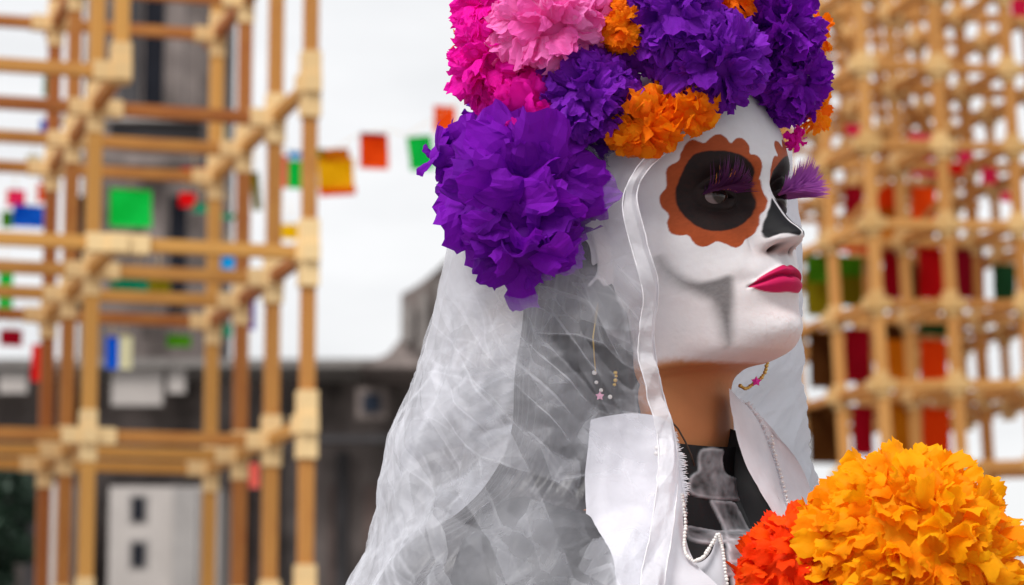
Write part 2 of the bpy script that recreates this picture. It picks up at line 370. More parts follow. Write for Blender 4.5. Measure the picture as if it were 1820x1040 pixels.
# left frame
d0 = 10.0; cv, cz, cu = .681, .611, .607; pw = .05
A0 = P(545, 755, d0)
LF = empty('timber_lattice', (A0[0]-1.2, A0[1]+.8, 0)); tag(LF, 'open cube frame of brown timbers with pale joint blocks on the left', 'timber lattice')
def LN(i, k, l): return A0 - Vv*cv*i + U*cu*k + Z*cz*l           # i to the left, k away, l up
RL = np.random.default_rng(11)
for i in range(0, 5):
    for k in range(0, 4):
        if k == 0 and i == 1: 
            member('post', LN(i,k,2), LN(i,k,3.6), pw, M['wood'], LF); continue
        top = LN(i,k,3.6); base = LN(i,k,0).copy(); base[2] = 0
        member('post', base + RL.normal(0,.004,3)*np.array([1,1,0]), top, pw*(1.05 if k else 1), M['wood'], LF)
for k in range(0, 4):
    for l in (-3,-2,-1,0,1,2,3):
        if k == 0 and l == 2: a, b = LN(4,k,l), LN(1,k,l)
        elif k == 0 and l <= 0: continue
        else: a, b = LN(4,k,l), LN(0,k,l)
        member('beam', a + U*.002*k, b + U*.002*k, pw*.92, M['wood'], LF, pw*.9)
for i in range(0, 5):
    for l in (-3,-2,-1,0,1,2,3):
        member('rail', LN(i,0 if i != 1 or l > 0 else 1,l)+Z*.003, LN(i,3.3,l)+Z*.003, pw*.88, M['wood'], LF, pw*.86)
for i in range(0, 2):
    for k in range(0, 4):
        for l in (-1,0,1,2,3):
            if k == 0 and i >= 1 and l <= 0: continue
            Lz = .24 if i == 0 and k == 0 else .19; Lv = .10 if (k == 0 and i == 0) else .20
            dirs = (1,1,1,1)
            if i == 0: dirs = (1,.0,1,1)
            if (i,k,l) == (1,0,2): dirs = (1,.35,.4,1.1)
            if (i,k,l) == (1,0,1): Lz = .07; Lv = .22
            gusset(LN(i,k,l), pw*1.34 if (i+k) < 2 else pw*1.2, Lz, Lv, .10, M['plate'], 'joint_block', LF, dirs=dirs)

# right tower
d1 = 12.7; tv, tz, tu = .362, .364, .467; tw = .044
B0 = P(1558, 540, d1); TL = lean(B0, math.radians(-2.3))
RT = empty('timber_tower', (B0[0]+.4, B0[1]+1, 0)); tag(RT, 'dense tower of small timber cells with coloured panels on the right', 'timber tower')
def TN(i, k, l): return TL(B0 + Vv*tv*i + U*tu*k + Z*tz*l)      # i right, k away, l up
LV = range(-9, 6)
NI, NK = 4, 5
tvx, tux, tzx = [TL(B0+a)-TL(B0) for a in (Vv, U, Z)]
for i in range(0, NI):
    for k in range(NK):
        lo = -9 if (k < 2 or i < 0) else -1
        a = TN(i,k,lo); 
        if lo == -9: a = a*1.0; a[2] = 0.0
        member('post', a, TN(i,k,5.5), tw*(1 if k < 2 else .8), M['woodR'], RT)
for l in LV:
    for k in range(NK):
        if k >= 2 and l < -1: 
            continue
        member('beam', TN(0,k,l)+U*.001, TN(NI-1+.4,k,l)+U*.001, tw*(.9 if k < 2 else .7), M['woodR'], RT)
    for i in range(0, NI):
        member('rail', TN(i,0,l)+Z*.002, TN(i,(4 if l >= -1 or i < 0 else 1),l)+Z*.002, tw*.85, M['woodR'], RT)
for l in range(0, 5):
    for k in (1,2):
        for i in range(0, NI-2):
            if (i*3+k*5+l*7) % 3 == 0:
                member('brace', TN(i,k,l), TN(i+1,k,l+1) , tw*.55, M['woodR'], RT)
            elif (i+k+l) % 4 == 0:
                member('brace', TN(i+1,k,l), TN(i,k,l+1) , tw*.55, M['woodR'], RT)
rest = MB()
for l in range(-3, 6):
    for k in range(NK):
        for i in range(0, NI):
            if k >= 2 and l < -1: continue
            own = k < 3
            gusset(TN(i,k,l), tw*1.22, .12, .12, .075, M['plateR'], 'joint_block', RT, tvx, tux, tzx, None if own else rest)
o = rest.build('joint_block', M['plateR'], RT); tag(o, kind='stuff')
# coloured sheets hung inside the cells
def sheet_mat(nm, rgb, tr=.7): return mat_paper(nm, tuple(min(1,c*1.5) for c in rgb), rgb, tr, .18)
SH = {'green': sheet_mat('green_sheet', (.10,.28,.01)), 'olive': sheet_mat('olive_sheet', (.30,.25,.01)), 'mustard': sheet_mat('mustard_sheet', (.55,.24,.01)),
      'orange': sheet_mat('orange_sheet', (.85,.13,.01)), 'red': sheet_mat('red_sheet', (.62,.01,.015)), 'crimson': sheet_mat('crimson_sheet', (.38,.006,.03)),
      'brown': sheet_mat('brown_sheet', (.13,.05,.012)), 'dkgreen': sheet_mat('bottle_green_sheet', (.03,.13,.05)), 'blue': sheet_mat('blue_sheet', (.01,.16,.55)),
      'brightgreen': sheet_mat('bright_green_sheet', (.01,.55,.12)), 'pink': sheet_mat('pink_sheet', (.9,.06,.22)), 'yellow': sheet_mat('yellow_sheet', (.95,.52,.01)),
      'cyan': sheet_mat('cyan_sheet', (.01,.42,.75)), 'cream': sheet_mat('cream_sheet', (.75,.68,.5)), 'teal': sheet_mat('teal_sheet', (.01,.40,.25)), 'salmon': sheet_mat('salmon_sheet', (.85,.22,.18)), 'purple': sheet_mat('purple_sheet', (.12,.04,.35))}
def sheet(cx, cy, w, h, d, mat, parent, name='coloured_panel', seed=0, rot=0, fringe=False, axr=None):
    "slightly billowing sheet of card hung upright, 1.2 mm thick"
    s = d/FPX; c = P(cx, cy, d); nu, nvv = 9, 9; ax = Vv if axr is None else axr
    u = np.linspace(-.5,.5,nu); v = np.linspace(-.5,.5,nvv); uu, vv = np.meshgrid(u, v)
    cr_, sr_ = math.cos(rot), math.sin(rot)
    X = (uu*cr_ - vv*sr_*h/w)*w*s; Zz = (vv*cr_ + uu*sr_*w/h)*h*s
    Yb = .06*w*s*np.sin(uu*5+seed)*np.cos(vv*4+seed*2)
    A = c + X[...,None]*ax + Zz[...,None]*Z + Yb[...,None]*U
    B = A + U*.0012; V = np.concatenate([A.reshape(-1,3), B.reshape(-1,3)]); F = grid_faces(nvv, nu).tolist(); F2 = (grid_faces(nvv,nu)+nu*nvv)[:,::-1].tolist()
    bd = [j for j in range(nu)]+[i*nu+nu-1 for i in range(1,nvv)]+[(nvv-1)*nu+j for j in range(nu-2,-1,-1)]+[i*nu for i in range(nvv-2,0,-1)]
    F3 = [[bd[i], bd[(i+1)%len(bd)], bd[(i+1)%len(bd)]+nu*nvv, bd[i]+nu*nvv] for i in range(len(bd))]
    return mesh(name, V, F+F2+F3, mat, parent, True)
tower_sheets = [(1455,478,42,46,'green'),(1456,530,44,62,'olive'),(1512,474,38,34,'green'),(1512,515,38,56,'olive'),(1592,488,44,82,'crimson'),(1618,500,26,60,'brown'),(1655,487,42,84,'red'),(1724,487,48,84,'crimson'),(1786,502,38,62,'dkgreen'),
  (1464,640,46,96,'brown'),(1524,632,42,92,'crimson'),(1598,640,52,104,'mustard'),(1660,648,44,84,'orange'),(1464,772,50,100,'brown'),(1534,766,34,84,'crimson'),(1600,772,56,110,'mustard'),(1664,775,46,96,'orange'),
  (1641,362,40,58,'orange'),(1581,352,42,40,'orange'),(1582,388,44,50,'mustard'),(1518,362,30,60,'crimson'),(1582,414,44,22,'mustard'),(1640,440,56,16,'orange'),(1512,440,60,16,'orange'),(1660,585,50,20,'dkgreen'),(1600,590,50,26,'brown'),
  (1516,231,26,18,'pink'),(1640,250,46,24,'pink'),(1645,300,50,28,'pink'),(1716,276,22,26,'pink'),(1758,312,26,30,'pink'),(1700,300,26,18,'red'),(1812,12,30,34,'pink'),(1650,275,30,16,'pink'),(1790,350,22,18,'pink')]
for q, (x,y,w,h,c) in enumerate(tower_sheets):
    sheet(x,y,w*1.18,h*1.05, d1+.60+.03*(q%5), SH[c], RT, seed=q)

# loose coloured paper squares hanging in and behind the left frame, and the banner string
def hang(x, y, w, h, d, c, label, grp, rot=0, top=40):
    e = empty('hanging_paper', P(x, y+h/2, d)); tag(e, label, 'paper banner', grp)
    sheet(x,y,w,h,d,SH[c],e,'paper_sheet',seed=x,rot=rot)
    V,F = tube([P(x,y-h/2,d), P(x,y-h/2-top,d)], .0015*d/10, 5); mesh('thread', V, F, M['plate'], e)
gp = 'paper squares hung round the left timber frame'
for a in [(232,370,76,68,13.5,'brightgreen','large bright green paper square above the long red-brown beam',0),
          (60,385,74,40,13.5,'blue','wide deep blue paper strip at the left edge above the long beam',0),
          (92,153,30,38,14,'teal','small teal paper square near the upper left corner',0),
          (86,225,30,26,14,'blue','small blue paper square in the upper left of the frame',0),
          (90,284,24,28,14,'cyan','small cyan paper square below the blue one at upper left',0),
          (80,343,28,34,13.8,'orange','orange paper square just above the wide blue strip',0),
          (345,305,50,14,14,'red','thin dark red paper strip hanging right of the middle beams',.1),
          (333,355,30,26,14,'red','red paper square right of the large green square',0),
          (356,370,26,16,14,'teal','small teal paper scrap beside the red square',0),
          (406,465,26,26,14,'cyan','round looking cyan paper dot between two posts',0),
          (516,412,38,28,14,'yellow','yellow paper square just left of the outer post',0),
          (75,645,38,66,13.5,'red','deep red paper rectangle at lower left of the frame',0),
          (200,627,24,58,13.5,'blue','blue half of the blue and cream paper pair under the beam',0),
          (223,626,24,60,13.4,'cream','cream half of the blue and cream paper pair under the beam',0),
          (318,606,44,22,13.7,'green','green paper strip hanging below the low beam',0),
          (448,560,12,54,14,'purple','narrow purple paper strip seen between two posts',0),
          (405,588,16,22,14,'teal','tiny teal paper scrap between the two right posts',0),
          (245,500,100,50,14.5,'teal','faded teal and olive paper behind the middle beams',0),
          (10,520,26,90,14,'brightgreen','light green paper strip cut by the left picture edge',0),
          (455,340,16,70,14,'olive','thin yellow-green paper strip between two right posts',.1),
          (405,385,30,10,14,'teal','thin teal paper strip between the right posts',0),
          (452,845,18,44,13.6,'salmon','small salmon pink paper beside the lower joint block',0),
          (20,600,40,30,14,'crimson','dark red paper square near the left picture edge',0),
          (28,352,34,30,14,'pink','pale pink paper square at far left above the blue strip',0),
          (60,286,26,20,14.2,'cream','small cream paper scrap beside the cyan square',0),
          (395,240,12,40,14,'cream','slim cream paper strip high between two right posts',0),
          (283,510,40,44,14.3,'olive','olive green paper square low behind the middle beams',0),
          (12,390,20,30,13.9,'green','green paper scrap at the left picture edge by the blue strip',0)]:
    hang(*a[:5], a[5], a[6], gp, a[7])
ga = empty('banner_garland', P(660, 300, 12)); tag(ga, 'string of coloured paper banners across the pale sky left of the flower crown', 'banner garland')
st = [P(x,y,12) for x,y in ((486,262),(520,268),(560,272),(600,262),(640,238),(692,232),(724,240),(770,212),(800,190),(900,150),(1100,90))]
V,F = tube(st, .0016, 5); mesh('string', V, F, M['plate'], ga)
for (x,y,w,h,c,r,lb) in ((502,305,20,60,'salmon',0,'salmon pink banner'),(524,275,24,14,'cyan',0,'cyan banner'),(524,310,26,52,'brightgreen',0,'bright green banner'),
      (597,275,50,22,'mustard',.08,'mustard yellow banner'),(597,308,66,58,'yellow',.04,'bright yellow banner'),(600,339,66,18,'orange',.12,'orange lower strip'),
      (665,270,52,62,'orange',0,'orange-red banner'),(664,240,48,8,'crimson',0,None),(748,272,46,62,'brightgreen',.12,'bright green banner near crown'),(790,212,40,48,'orange',0,'orange banner by the crown'),(572,272,16,16,'green',0,None)):
    o = sheet(x,y,w,h,12+.01*(x%3),SH[c],ga,'banner',seed=x,rot=r)
    if lb: o['label'] = lb

# ================================================================== THE SITTER
# head frame in mm: x towards the near cheek, y towards the nose, z up; z = 0 at the pupils, y = 0 between the ears
H_YAW, H_PITCH, H_ROLL = math.radians(45), math.radians(8), math.radians(-5.5)
def frame(yaw, pitch, roll=0):
    fx = np.array([-math.cos(yaw), -math.sin(yaw), 0]); fy = np.array([math.sin(yaw), -math.cos(yaw), 0]); fz = np.array([0,0,1.])
    fy2 = math.cos(pitch)*fy + math.sin(pitch)*fz; fz2 = -math.sin(pitch)*fy + math.cos(pitch)*fz
    fx3 = math.cos(roll)*fx + math.sin(roll)*fz2; fz3 = -math.sin(roll)*fx + math.cos(roll)*fz2
    return np.stack([fx3, fy2, fz3])
HF = frame(H_YAW, H_PITCH, H_ROLL)
PUP = np.array([31., 82, 0])
HO = PV(1287, 345, -150) - (PUP/1000) @ HF            # head origin in the world
def HW(p): return HO + (np.asarray(p)/1000) @ HF
def hp(x, y, z):
    a = proj(HW((x,y,z))); return round(float(a[0])), round(float(a[1]))
TF = frame(math.radians(44), math.radians(-3))
NK0 = HW((0, -14, -95))                                # neck pivot shared by both frames
def TW(p): return NK0 + ((np.asarray(p) - np.array([0,-14,-95]))/1000) @ TF

# key rings: zf zs zb (height at front / side / back), yf yb front and back depth, hw half width, n exponent
KR = np.array([
 [112,112,112,  2, -4,  2, 2.0],
 [109,110,109, 34,-40, 34, 2.0],
 [ 98, 99, 98, 62,-68, 53, 2.05],
 [ 82, 83, 82, 80,-85, 66, 2.1],
 [ 62, 62, 62, 90,-93, 73, 2.2],
 [ 40, 40, 42, 95,-96, 75, 2.25],
 [ 20, 20, 22, 95,-95, 74, 2.25],
 [  3,  3,  2, 89,-92, 71, 2.2],
 [-20,-18,-18, 87,-86, 68.5, 2.25],
 [-40,-34,-34, 90,-76, 64, 2.25],
 [-60,-48,-44, 92,-66, 59.5, 2.2],
 [-78,-60,-52, 89,-60, 55, 2.15],
 [-92,-69,-56, 86,-57, 51, 2.1],
 [-102,-80,-62, 81,-55, 48, 2.0],
 [-109,-91,-68, 71,-54, 46, 2.0],
 [-110,-100,-74, 54,-54, 46, 2.0],
 [-107,-106,-82, 34,-54, 45, 2.0],
 [-112,-114,-94, 21,-55, 45, 2.0],
 [-140,-133,-114, 17,-56, 46, 2.0],
 [-170,-158,-138, 19,-60, 48, 2.0],
 [-196,-186,-160, 28,-66, 60, 2.0],
 [-212,-200,-176, 40,-72, 88, 2.1],
 [-226,-212,-190, 58,-80,128, 2.3],
 [-248,-232,-214, 74,-90,158, 2.5],
 [-290,-276,-260, 90,-98,172, 2.6],
 [-360,-350,-340,112,-96,182, 2.5],
 [-460,-460,-460, 98,-84,150, 2.3],
 [-540,-540,-540, 88,-84,142, 2.2],
 [-640,-640,-640, 98,-108,176, 2.2],
 [-760,-760,-760, 96,-112,180, 2.2],
 [-980,-980,-980, 86,-100,160, 2.2],
 [-1300,-1300,-1300, 70,-80,120, 2.2]], float)
def ringpts(K, TH, grow=0.0):
    "K (nr,7), TH (nc) -> head-frame points (nr,nc,3)"
    zf, zs, zb, yf, yb, hw, n = [K[:,i][:,None] for i in range(7)]
    s = np.sin(TH)[None,:]; c = np.cos(TH)[None,:]; e = 2/n
    cy = np.where(np.abs(yf-yb) > 0, 0.0, 0.0) + (yf+yb)*.5
    ry = (yf-yb)*.5 + grow
    # shift the widest point a little behind the middle
    x = (hw+grow)*np.sign(s)*np.abs(s)**e
    y = cy + ry*np.sign(c)*np.abs(c)**e
    w = (1+c)/2
    z = np.where(c >= 0, zs + (zf-zs)*np.abs(c)**1.3, zs + (zb-zs)*np.abs(c)**1.3)
    return np.stack([x, y, z+0*x], -1)
def G(x, z, cx, cz, sx, sz): return np.exp(-((x-cx)/sx)**2/2 - ((z-cz)/sz)**2/2)
def G2(x, z, cx, cz, sx, sz): return G(np.abs(x), z, cx, cz, sx, sz)
def lipS(ax): return -4.6*(ax/25)**1.7
def lipU(ax):   # upper contour of the upper lip
    return lipS(ax) - 66 + 9.6*np.clip(1-(ax/25.5),0,1)**.62*1 - 2.0*np.exp(-(ax/2.6)**2)
def lipL(ax): return lipS(ax) - 66 - 9.8*np.clip(1-(ax/25)**2.4,0,1)**.8
def lipM(ax): return lipS(ax) - 65.6 - .8*np.exp(-(ax/3)**2) + .6*np.exp(-((ax-10)/6)**2) 
EYE_IN, EYE_OUT = 18.5, 41.5
def eyeU(ax): 
    t = np.clip((ax-EYE_IN)/(EYE_OUT-EYE_IN),0,1); return -1.8 + 2.6*t + 2.5*np.clip(4*t*(1-t),0,1)**.8
def eyeL(ax):
    t = np.clip((ax-EYE_IN)/(EYE_OUT-EYE_IN),0,1); return -1.8 + 2.6*t - 1.5*np.clip(4*t*(1-t),0,1)**.8
def face_dy(x, z):
    ax = np.abs(x); d = np.zeros_like(x)
    # sockets, brow, lids
    d -= 8.5*G2(x,z,29,1,12,10); d -= 4.5*G2(x,z,17,3,6,9)
    d += 2.5*G2(x,z,26,20,16,6); d += 1.0*G(x,z,0,22,12,8)
    r2 = ((ax-31)/15.5)**2 + ((z-1)/12.5)**2
    d += 6.5*np.sqrt(np.clip(1-r2,0,1))
    d -= 1.2*np.exp(-((z-(eyeU(ax)+4.2))/1.2)**2)*sst(17,22,ax)*(1-sst(42,47,ax))      # upper lid crease
    inside = np.minimum(eyeU(ax)-z, z-eyeL(ax))
    d -= 9*sst(-.2,1.2,inside)*(ax > EYE_IN)*(ax < EYE_OUT)
    # cheeks and temples
    d += 3.5*G2(x,z,46,-24,15,13); d -= 2.0*G2(x,z,40,-55,12,14); d += 1.5*G2(x,z,28,-20,10,9)
    # muzzle, lips
    d += 4.5*G(x,z,0,-62,20,18)
    U_, L_, M_ = lipU(ax), lipL(ax), lipM(ax); inx = 1-sst(23,26,ax)
    tu = np.clip((z-M_)/np.maximum(U_-M_,2.5),0,4); tl = np.clip((M_-z)/np.maximum(M_-L_,2.5),0,4)
    fall = np.clip(1-(ax/27)**2,0,1)**.5
    d += fall*inx*np.where(z >= M_, 4.0*np.exp(-((tu-.5)/.52)**2), 0)
    d += fall*inx*np.where(z < M_, 4.8*np.exp(-((tl-.48)/.50)**2), 0)
    d -= 2.2*np.exp(-((z-M_)/1.0)**2)*(1-sst(24,28,ax)); d -= 2.0*G2(x,z,28,-66,4,4)
    d -= 1.4*G(x,z,0,-51,2.6,5); d += .8*G2(x,z,4.6,-51,2,5)
    d -= 3.8*G(x,z,0,-83,15,5.5)
    d += 9.5*G(x,z,0,-98,17,11); d += 2.5*G2(x,z,20,-100,12,9)
    d -= .5*np.exp(-((ax-(20+.55*(-45-z)))/5)**2)*sst(-66,-58,z)*(1-sst(-44,-36,z))   # nasolabial fold
    # nose
    zz = np.array([26,14,6,-4,-14,-24,-31,-36,-39.5,-42.3,-44.6,-48]); hh = np.array([0,2.0,4.6,8.6,13.0,17.2,20.0,21.0,20.0,15.0,6.5,0])
    h = np.interp(z, zz[::-1], hh[::-1]); 
    wz = np.interp(z, [-52,-46,-40,-32,-20,-8,4,14,26], [7,8.5,10.8,11.6,10.4,9.2,9.2,12,16])
    q = ax/wz; prof = np.where(q < 1.9, .5+.5*np.cos(np.clip(q/1.9,0,1)**1.15*PI), 0)
    d += h*prof
    d += 3.0*G(x,z,0,-36.5,7.5,5.0)
    d += 7.0*np.exp(-((ax-14.6)/3.9)**2 - ((z+38.5)/5.2)**2) * 1.0
    d -= 2.2*np.exp(-((ax-20)/2.2)**2 - ((z+38)/6)**2)
    d -= 7.5*np.exp(-((ax-8.3)/3.2)**2 - ((z+43.6+.25*(ax-8))/2.3)**2)
    return d
def face_dz(x, z):
    "pull the nose tip and wings down over the nostrils, lips slightly"
    ax = np.abs(x)
    return 1.5*np.exp(-((ax-8)/3.4)**2-((z+44)/2.4)**2)
def ring_spline(K, ts): return cat_interp(K, ts)
# rows: fine over the face
ts = np.concatenate([np.linspace(0,4,36,False), np.linspace(4,14.6,330,False), np.linspace(14.6,20,60,False), np.linspace(20,31,70)])
KT = ring_spline(KR, ts); KT[:,6] = np.clip(KT[:,6], 1.9, 3); KT[:,5] = np.maximum(KT[:,5], .5)
th_f = np.linspace(-1.75, 1.75, 420); th_b = np.linspace(1.75, 2*PI-1.75, 90)[1:-1]
TH = np.concatenate([th_f, th_b])
# even spacing of columns over the flat front
HP = ringpts(KT, TH)
HP0 = HP.copy()
x, y, z = HP[...,0].copy(), HP[...,1].copy(), HP[...,2].copy()
front = sst(10, 45, y)*sst(-1.9,-1.5,-np.abs(np.where(TH>PI,TH-2*PI,TH))[None,:]+0*y) * (ts < 14.6)[:,None]
front = front*(1-sst(13.6,14.6,ts))[:,None]
dz = face_dz(x, z)*front
HP[...,1] += face_dy(x, z)*front
HP[...,2] += dz
HP[...,1] += .4*vnoise(HP0,.22,15,4)*G(HP0[...,0],HP0[...,2],4,-96,20,12)*front
zr = lambda q: np.where(q > -112, np.interp(q, [-112,-83,-66,-45,-36,0,200],[-109,-76,-57.5,-40.5,-32.5,0,200]), q+3)
HP[...,2] = zr(HP[...,2])
# soft jaw: hollow under the cheekbone at the side, ears added below
sidew = G(np.abs(x)*0+y, z, 40, -50, 18, 14)*(np.abs(x) > 20)*(ts<14)[:,None]
HP[...,0] -= np.sign(x)*2.2*sidew
# sternomastoid + larynx on the neck
nk = sst(16.5,17.5,ts)*(1-sst(20,21.5,ts)); thn = np.where(TH>PI,TH-2*PI,TH)
nz_ = HP[...,2]
for sg in (-1,1):
    ang = sg*(1.25 - .010*(-110 - nz_)); ang = np.where(nz_ < -110, sg*np.clip(1.25-.0095*(-110-nz_), .18, 1.3), sg*1.25)
    bump_ = np.exp(-((thn[None,:]-ang)/.16)**2)*nk[:,None]*3.0
    HP[...,0] += bump_*np.sin(thn)[None,:]; HP[...,1] += bump_*np.cos(thn)[None,:]
HP[...,1] += 2.5*np.exp(-(thn[None,:]/.2)**2)*np.exp(-((nz_+138)/12)**2)*nk[:,None]
# ears: raised shell on the near and far side, pulled out of the same surface
def ear_field(x,y,z):
    ey = (y+6)/15.; ez = (z+18)/31.; ey2 = ey - .25*ez
    r = np.sqrt(ey2**2+ez**2); return r, ey2, ez
r_, ey_, ez_ = ear_field(x,y,z)
sidem = (np.abs(x) > 45)*(ts < 14)[:,None]
rim = np.exp(-((r_-.82)/.17)**2)*9 + np.exp(-((r_-.42)/.14)**2)*3.5*(ey_>-.1) + 4*sst(1,.6,r_)*1.0 + 4*np.exp(-((ez_+.85)/.25)**2-((ey_-.1)/.45)**2)
rim = rim*sst(1.12,.9,r_)*sidem*(.55+.45*sst(.8,-.6,ey_))
HP[...,0] += np.sign(x)*rim; HP[...,1] -= rim*.55
# blend head frame -> torso frame down the neck
wt = sst(15.5, 20.5, ts)[:,None,None]
Wp = HW(HP.reshape(-1,3)).reshape(HP.shape)*(1-wt) + TW(HP.reshape(-1,3)).reshape(HP.shape)*wt
nr, nc = Wp.shape[:2]
px_, py_, pd_ = proj(Wp.reshape(-1,3)); px_ = px_.reshape(nr,nc); py_ = py_.reshape(nr,nc); pd_ = pd_.reshape(nr,nc)
nrm = gnormals(Wp)
if (nrm[200,210] @ HF[1]) < 0: nrm = -nrm
view = (CAM-Wp); view /= np.linalg.norm(view,axis=-1,keepdims=True)
facing = (nrm*view).sum(-1)

# ---- make-up: outlines on the near half face, read once, kept in face coordinates and mirrored
fsel = (ts > 3.5)[:,None] & (ts < 14.9)[:,None] & (np.abs(thn) < 1.75)[None,:] & (facing > .05)
FX = x[fsel]; FZ = z[fsel]; FPXY = np.stack([px_[fsel], py_[fsel]], 1); FD = pd_[fsel]
def to_face(poly):
    out = []
    for (a,b) in poly:
        d2 = (FPXY[:,0]-a)**2 + (FPXY[:,1]-b)**2
        k = np.argsort(d2)[:12]; k = k[FD[k] < FD[k].min()+.01]
        w_ = 1/(d2[k]+.05); out.append(((FX[k]*w_).sum()/w_.sum(), (FZ[k]*w_).sum()/w_.sum()))
    return np.array(out)
def chaikin(p, n=2):
    for _ in range(n):
        q = np.roll(p,-1,axis=0); p = np.stack([.75*p+.25*q, .25*p+.75*q],1).reshape(-1,2)
    return p
def sdf(poly, X, Y):
    "signed distance (negative inside)"
    d = np.full(X.shape, 1e9); ins = np.zeros(X.shape, bool); n = len(poly)
    for i in range(n):
        a = poly[i]; b = poly[(i+1)%n]; e = b-a; wx = X-a[0]; wy = Y-a[1]
        t = np.clip((wx*e[0]+wy*e[1])/max(e@e,1e-9),0,1); d = np.minimum(d, (wx-t*e[0])**2+(wy-t*e[1])**2)
        c = (a[1] > Y) != (b[1] > Y)
        with np.errstate(divide='ignore', invalid='ignore'): xi = (b[0]-a[0])*(Y-a[1])/(b[1]-a[1]+1e-12)+a[0]
        ins ^= c & (X < xi)
    d = np.sqrt(d); return np.where(ins,-d,d)
def c6(pts): return [(p[0]/4.333+1140, p[1]/4.333+220) for p in pts]
def c1(pts): return [(p[0]/1.857+1040, p[1]/1.857+140) for p in pts]
EYEB = chaikin(to_face(c6([(420,225),(520,205),(640,208),(740,228),(815,270),(870,340),(898,420),(900,500),(890,620),(850,720),(760,790),(650,825),(540,830),(440,800),(360,745),(290,660),(262,560),(280,450),(320,350),(370,270)])))
RING = chaikin(to_face(c6([(300,235),(335,160),(380,122),(430,130),(485,158),(520,120),(560,88),(605,78),(650,105),(690,158),(720,115),(765,105),(810,135),(832,180),(832,238),(880,235),(920,275),(930,340),(912,400),(900,432),(955,450),(988,490),(962,530),(970,600),(955,660),(910,700),(912,760),(880,830),(830,880),(795,890),(780,925),(740,957),(690,945),(640,920),(578,900),(540,925),(490,950),(440,945),(400,915),(360,852),(310,862),(250,855),(205,810),(200,750),(216,695),(165,650),(133,600),(150,540),(198,490),(190,430),(190,360),(215,320),(290,290)])),1)

NOSE = chaikin(to_face(c6([(1010,550),(1050,565),(1110,620),(1180,710),(1222,790),(1225,862),(1180,858),(1100,838),(1030,862),(955,888),(922,858),(930,790),(960,710),(990,640),(1000,580)])),2)
CHK = chaikin(to_face(c1([(238,575),(290,640),(360,672),(420,665),(490,640),(494,700),(487,800),(475,893),(455,870),(435,790),(412,735),(370,722),(310,695),(260,650),(240,610)])),2)
X_, Z_ = x, z
AXX = np.abs(X_)
JIT = None
def mask(poly, e0, e1, cond, jit=.35):
    m = np.zeros(X_.shape); s = cond & (AXX > poly[:,0].min()-8) & (AXX < poly[:,0].max()+8) & (Z_ > poly[:,1].min()-8) & (Z_ < poly[:,1].max()+8)
    m[s] = 1-sst(e0, e1, sdf(poly, AXX[s], Z_[s]) + jit*JN[s]); return m
JN = vnoise(HP0, .35, 33, 3)
facec = (ts < 14.9)[:,None] & (np.abs(thn) < 1.8)[None,:]
EYEB[:,0] = np.maximum(EYEB[:,0], 9); RING[:,0] = np.maximum(RING[:,0], 4.5); NOSE[:,0] = np.maximum(NOSE[:,0], .8)
WHITE = np.array([.71,.685,.71]); SKIN = np.array([.50,.205,.085]); BLACK = np.array([.0075,.0075,.009]); ORNG = np.array([.36,.068,.018]); LIP = np.array([.50,.008,.085]); GREY = np.array([.075,.068,.070])
C = np.tile(SKIN, (nr,nc,1))
def lay(C, m, col): return C*(1-m[...,None]) + col*m[...,None]
nzv = vnoise(HP, .045, 3); nz2 = vnoise(HP, .4, 5)
paint_edge = sst(-112, -104, Z_ + 3*nzv + .0*X_)              # white ends under the jaw line
under = 1-sst(14.35, 15.15, ts[:,None] + .30*nzv + .15*nz2)
C = lay(C, under, WHITE)
C = lay(C, .30*sst(12.3,14.4,ts)[:,None]*under*(.8+.4*nzv), np.array([.52,.26,.20]))       # thinner paint low on the jaw
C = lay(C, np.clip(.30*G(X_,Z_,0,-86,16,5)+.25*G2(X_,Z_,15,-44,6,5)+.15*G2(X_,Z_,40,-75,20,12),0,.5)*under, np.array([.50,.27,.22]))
nz3 = vnoise(HP*np.array([1,1,.35]), 1.1, 8, 3); nz4 = vnoise(HP, .16, 12, 4)
C = lay(C, np.clip(.12*nzv+.10*nz2+.22*np.clip(nz3-.1,0,1)*(.4+nz4),0,.32)*under, np.array([.56,.41,.39]))
C = lay(C, np.clip(1-np.abs(nz4)*16,0,1)*.35*G(X_,Z_,6,-93,17,9)*under, np.array([.55,.36,.34]))
C = lay(C, mask(RING,-.25,.45,facec), ORNG*1.0)
C = C*(1+.10*nzv[...,None]*(mask(RING,-.3,.5,facec)[...,None]))
brush = vnoise(HP0*np.array([.6,1,1.8]), .55, 36, 3)
C = C*(1+(.16*brush*mask(RING,-.3,.5,facec))[...,None])
C = lay(C, mask(EYEB,-.5,.6,facec)*(.97+.03*brush), BLACK)
C = lay(C, mask(NOSE,-.4,.4,facec & (Z_ > -46)), BLACK*1.3)
C = lay(C, np.clip(.82+.07*brush,0,1)*mask(CHK,-3.2,2.3,facec,.25), GREY)
U_, L_, M_ = lipU(AXX), lipL(AXX), lipM(AXX)
lipm = (1-sst(25,26,AXX))*sst(-.3,.3,U_-Z_)*sst(-.3,.3,Z_-L_)*facec
C = lay(C, lipm, LIP)
C = lay(C, lipm*sst(1,0,np.abs(Z_-M_))*.6, LIP*.45)
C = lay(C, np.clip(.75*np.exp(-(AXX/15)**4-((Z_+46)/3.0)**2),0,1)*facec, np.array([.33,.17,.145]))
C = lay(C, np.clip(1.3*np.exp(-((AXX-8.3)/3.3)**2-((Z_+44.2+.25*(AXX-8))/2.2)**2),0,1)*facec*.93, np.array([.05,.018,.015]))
C = np.clip(C, .003, 1)

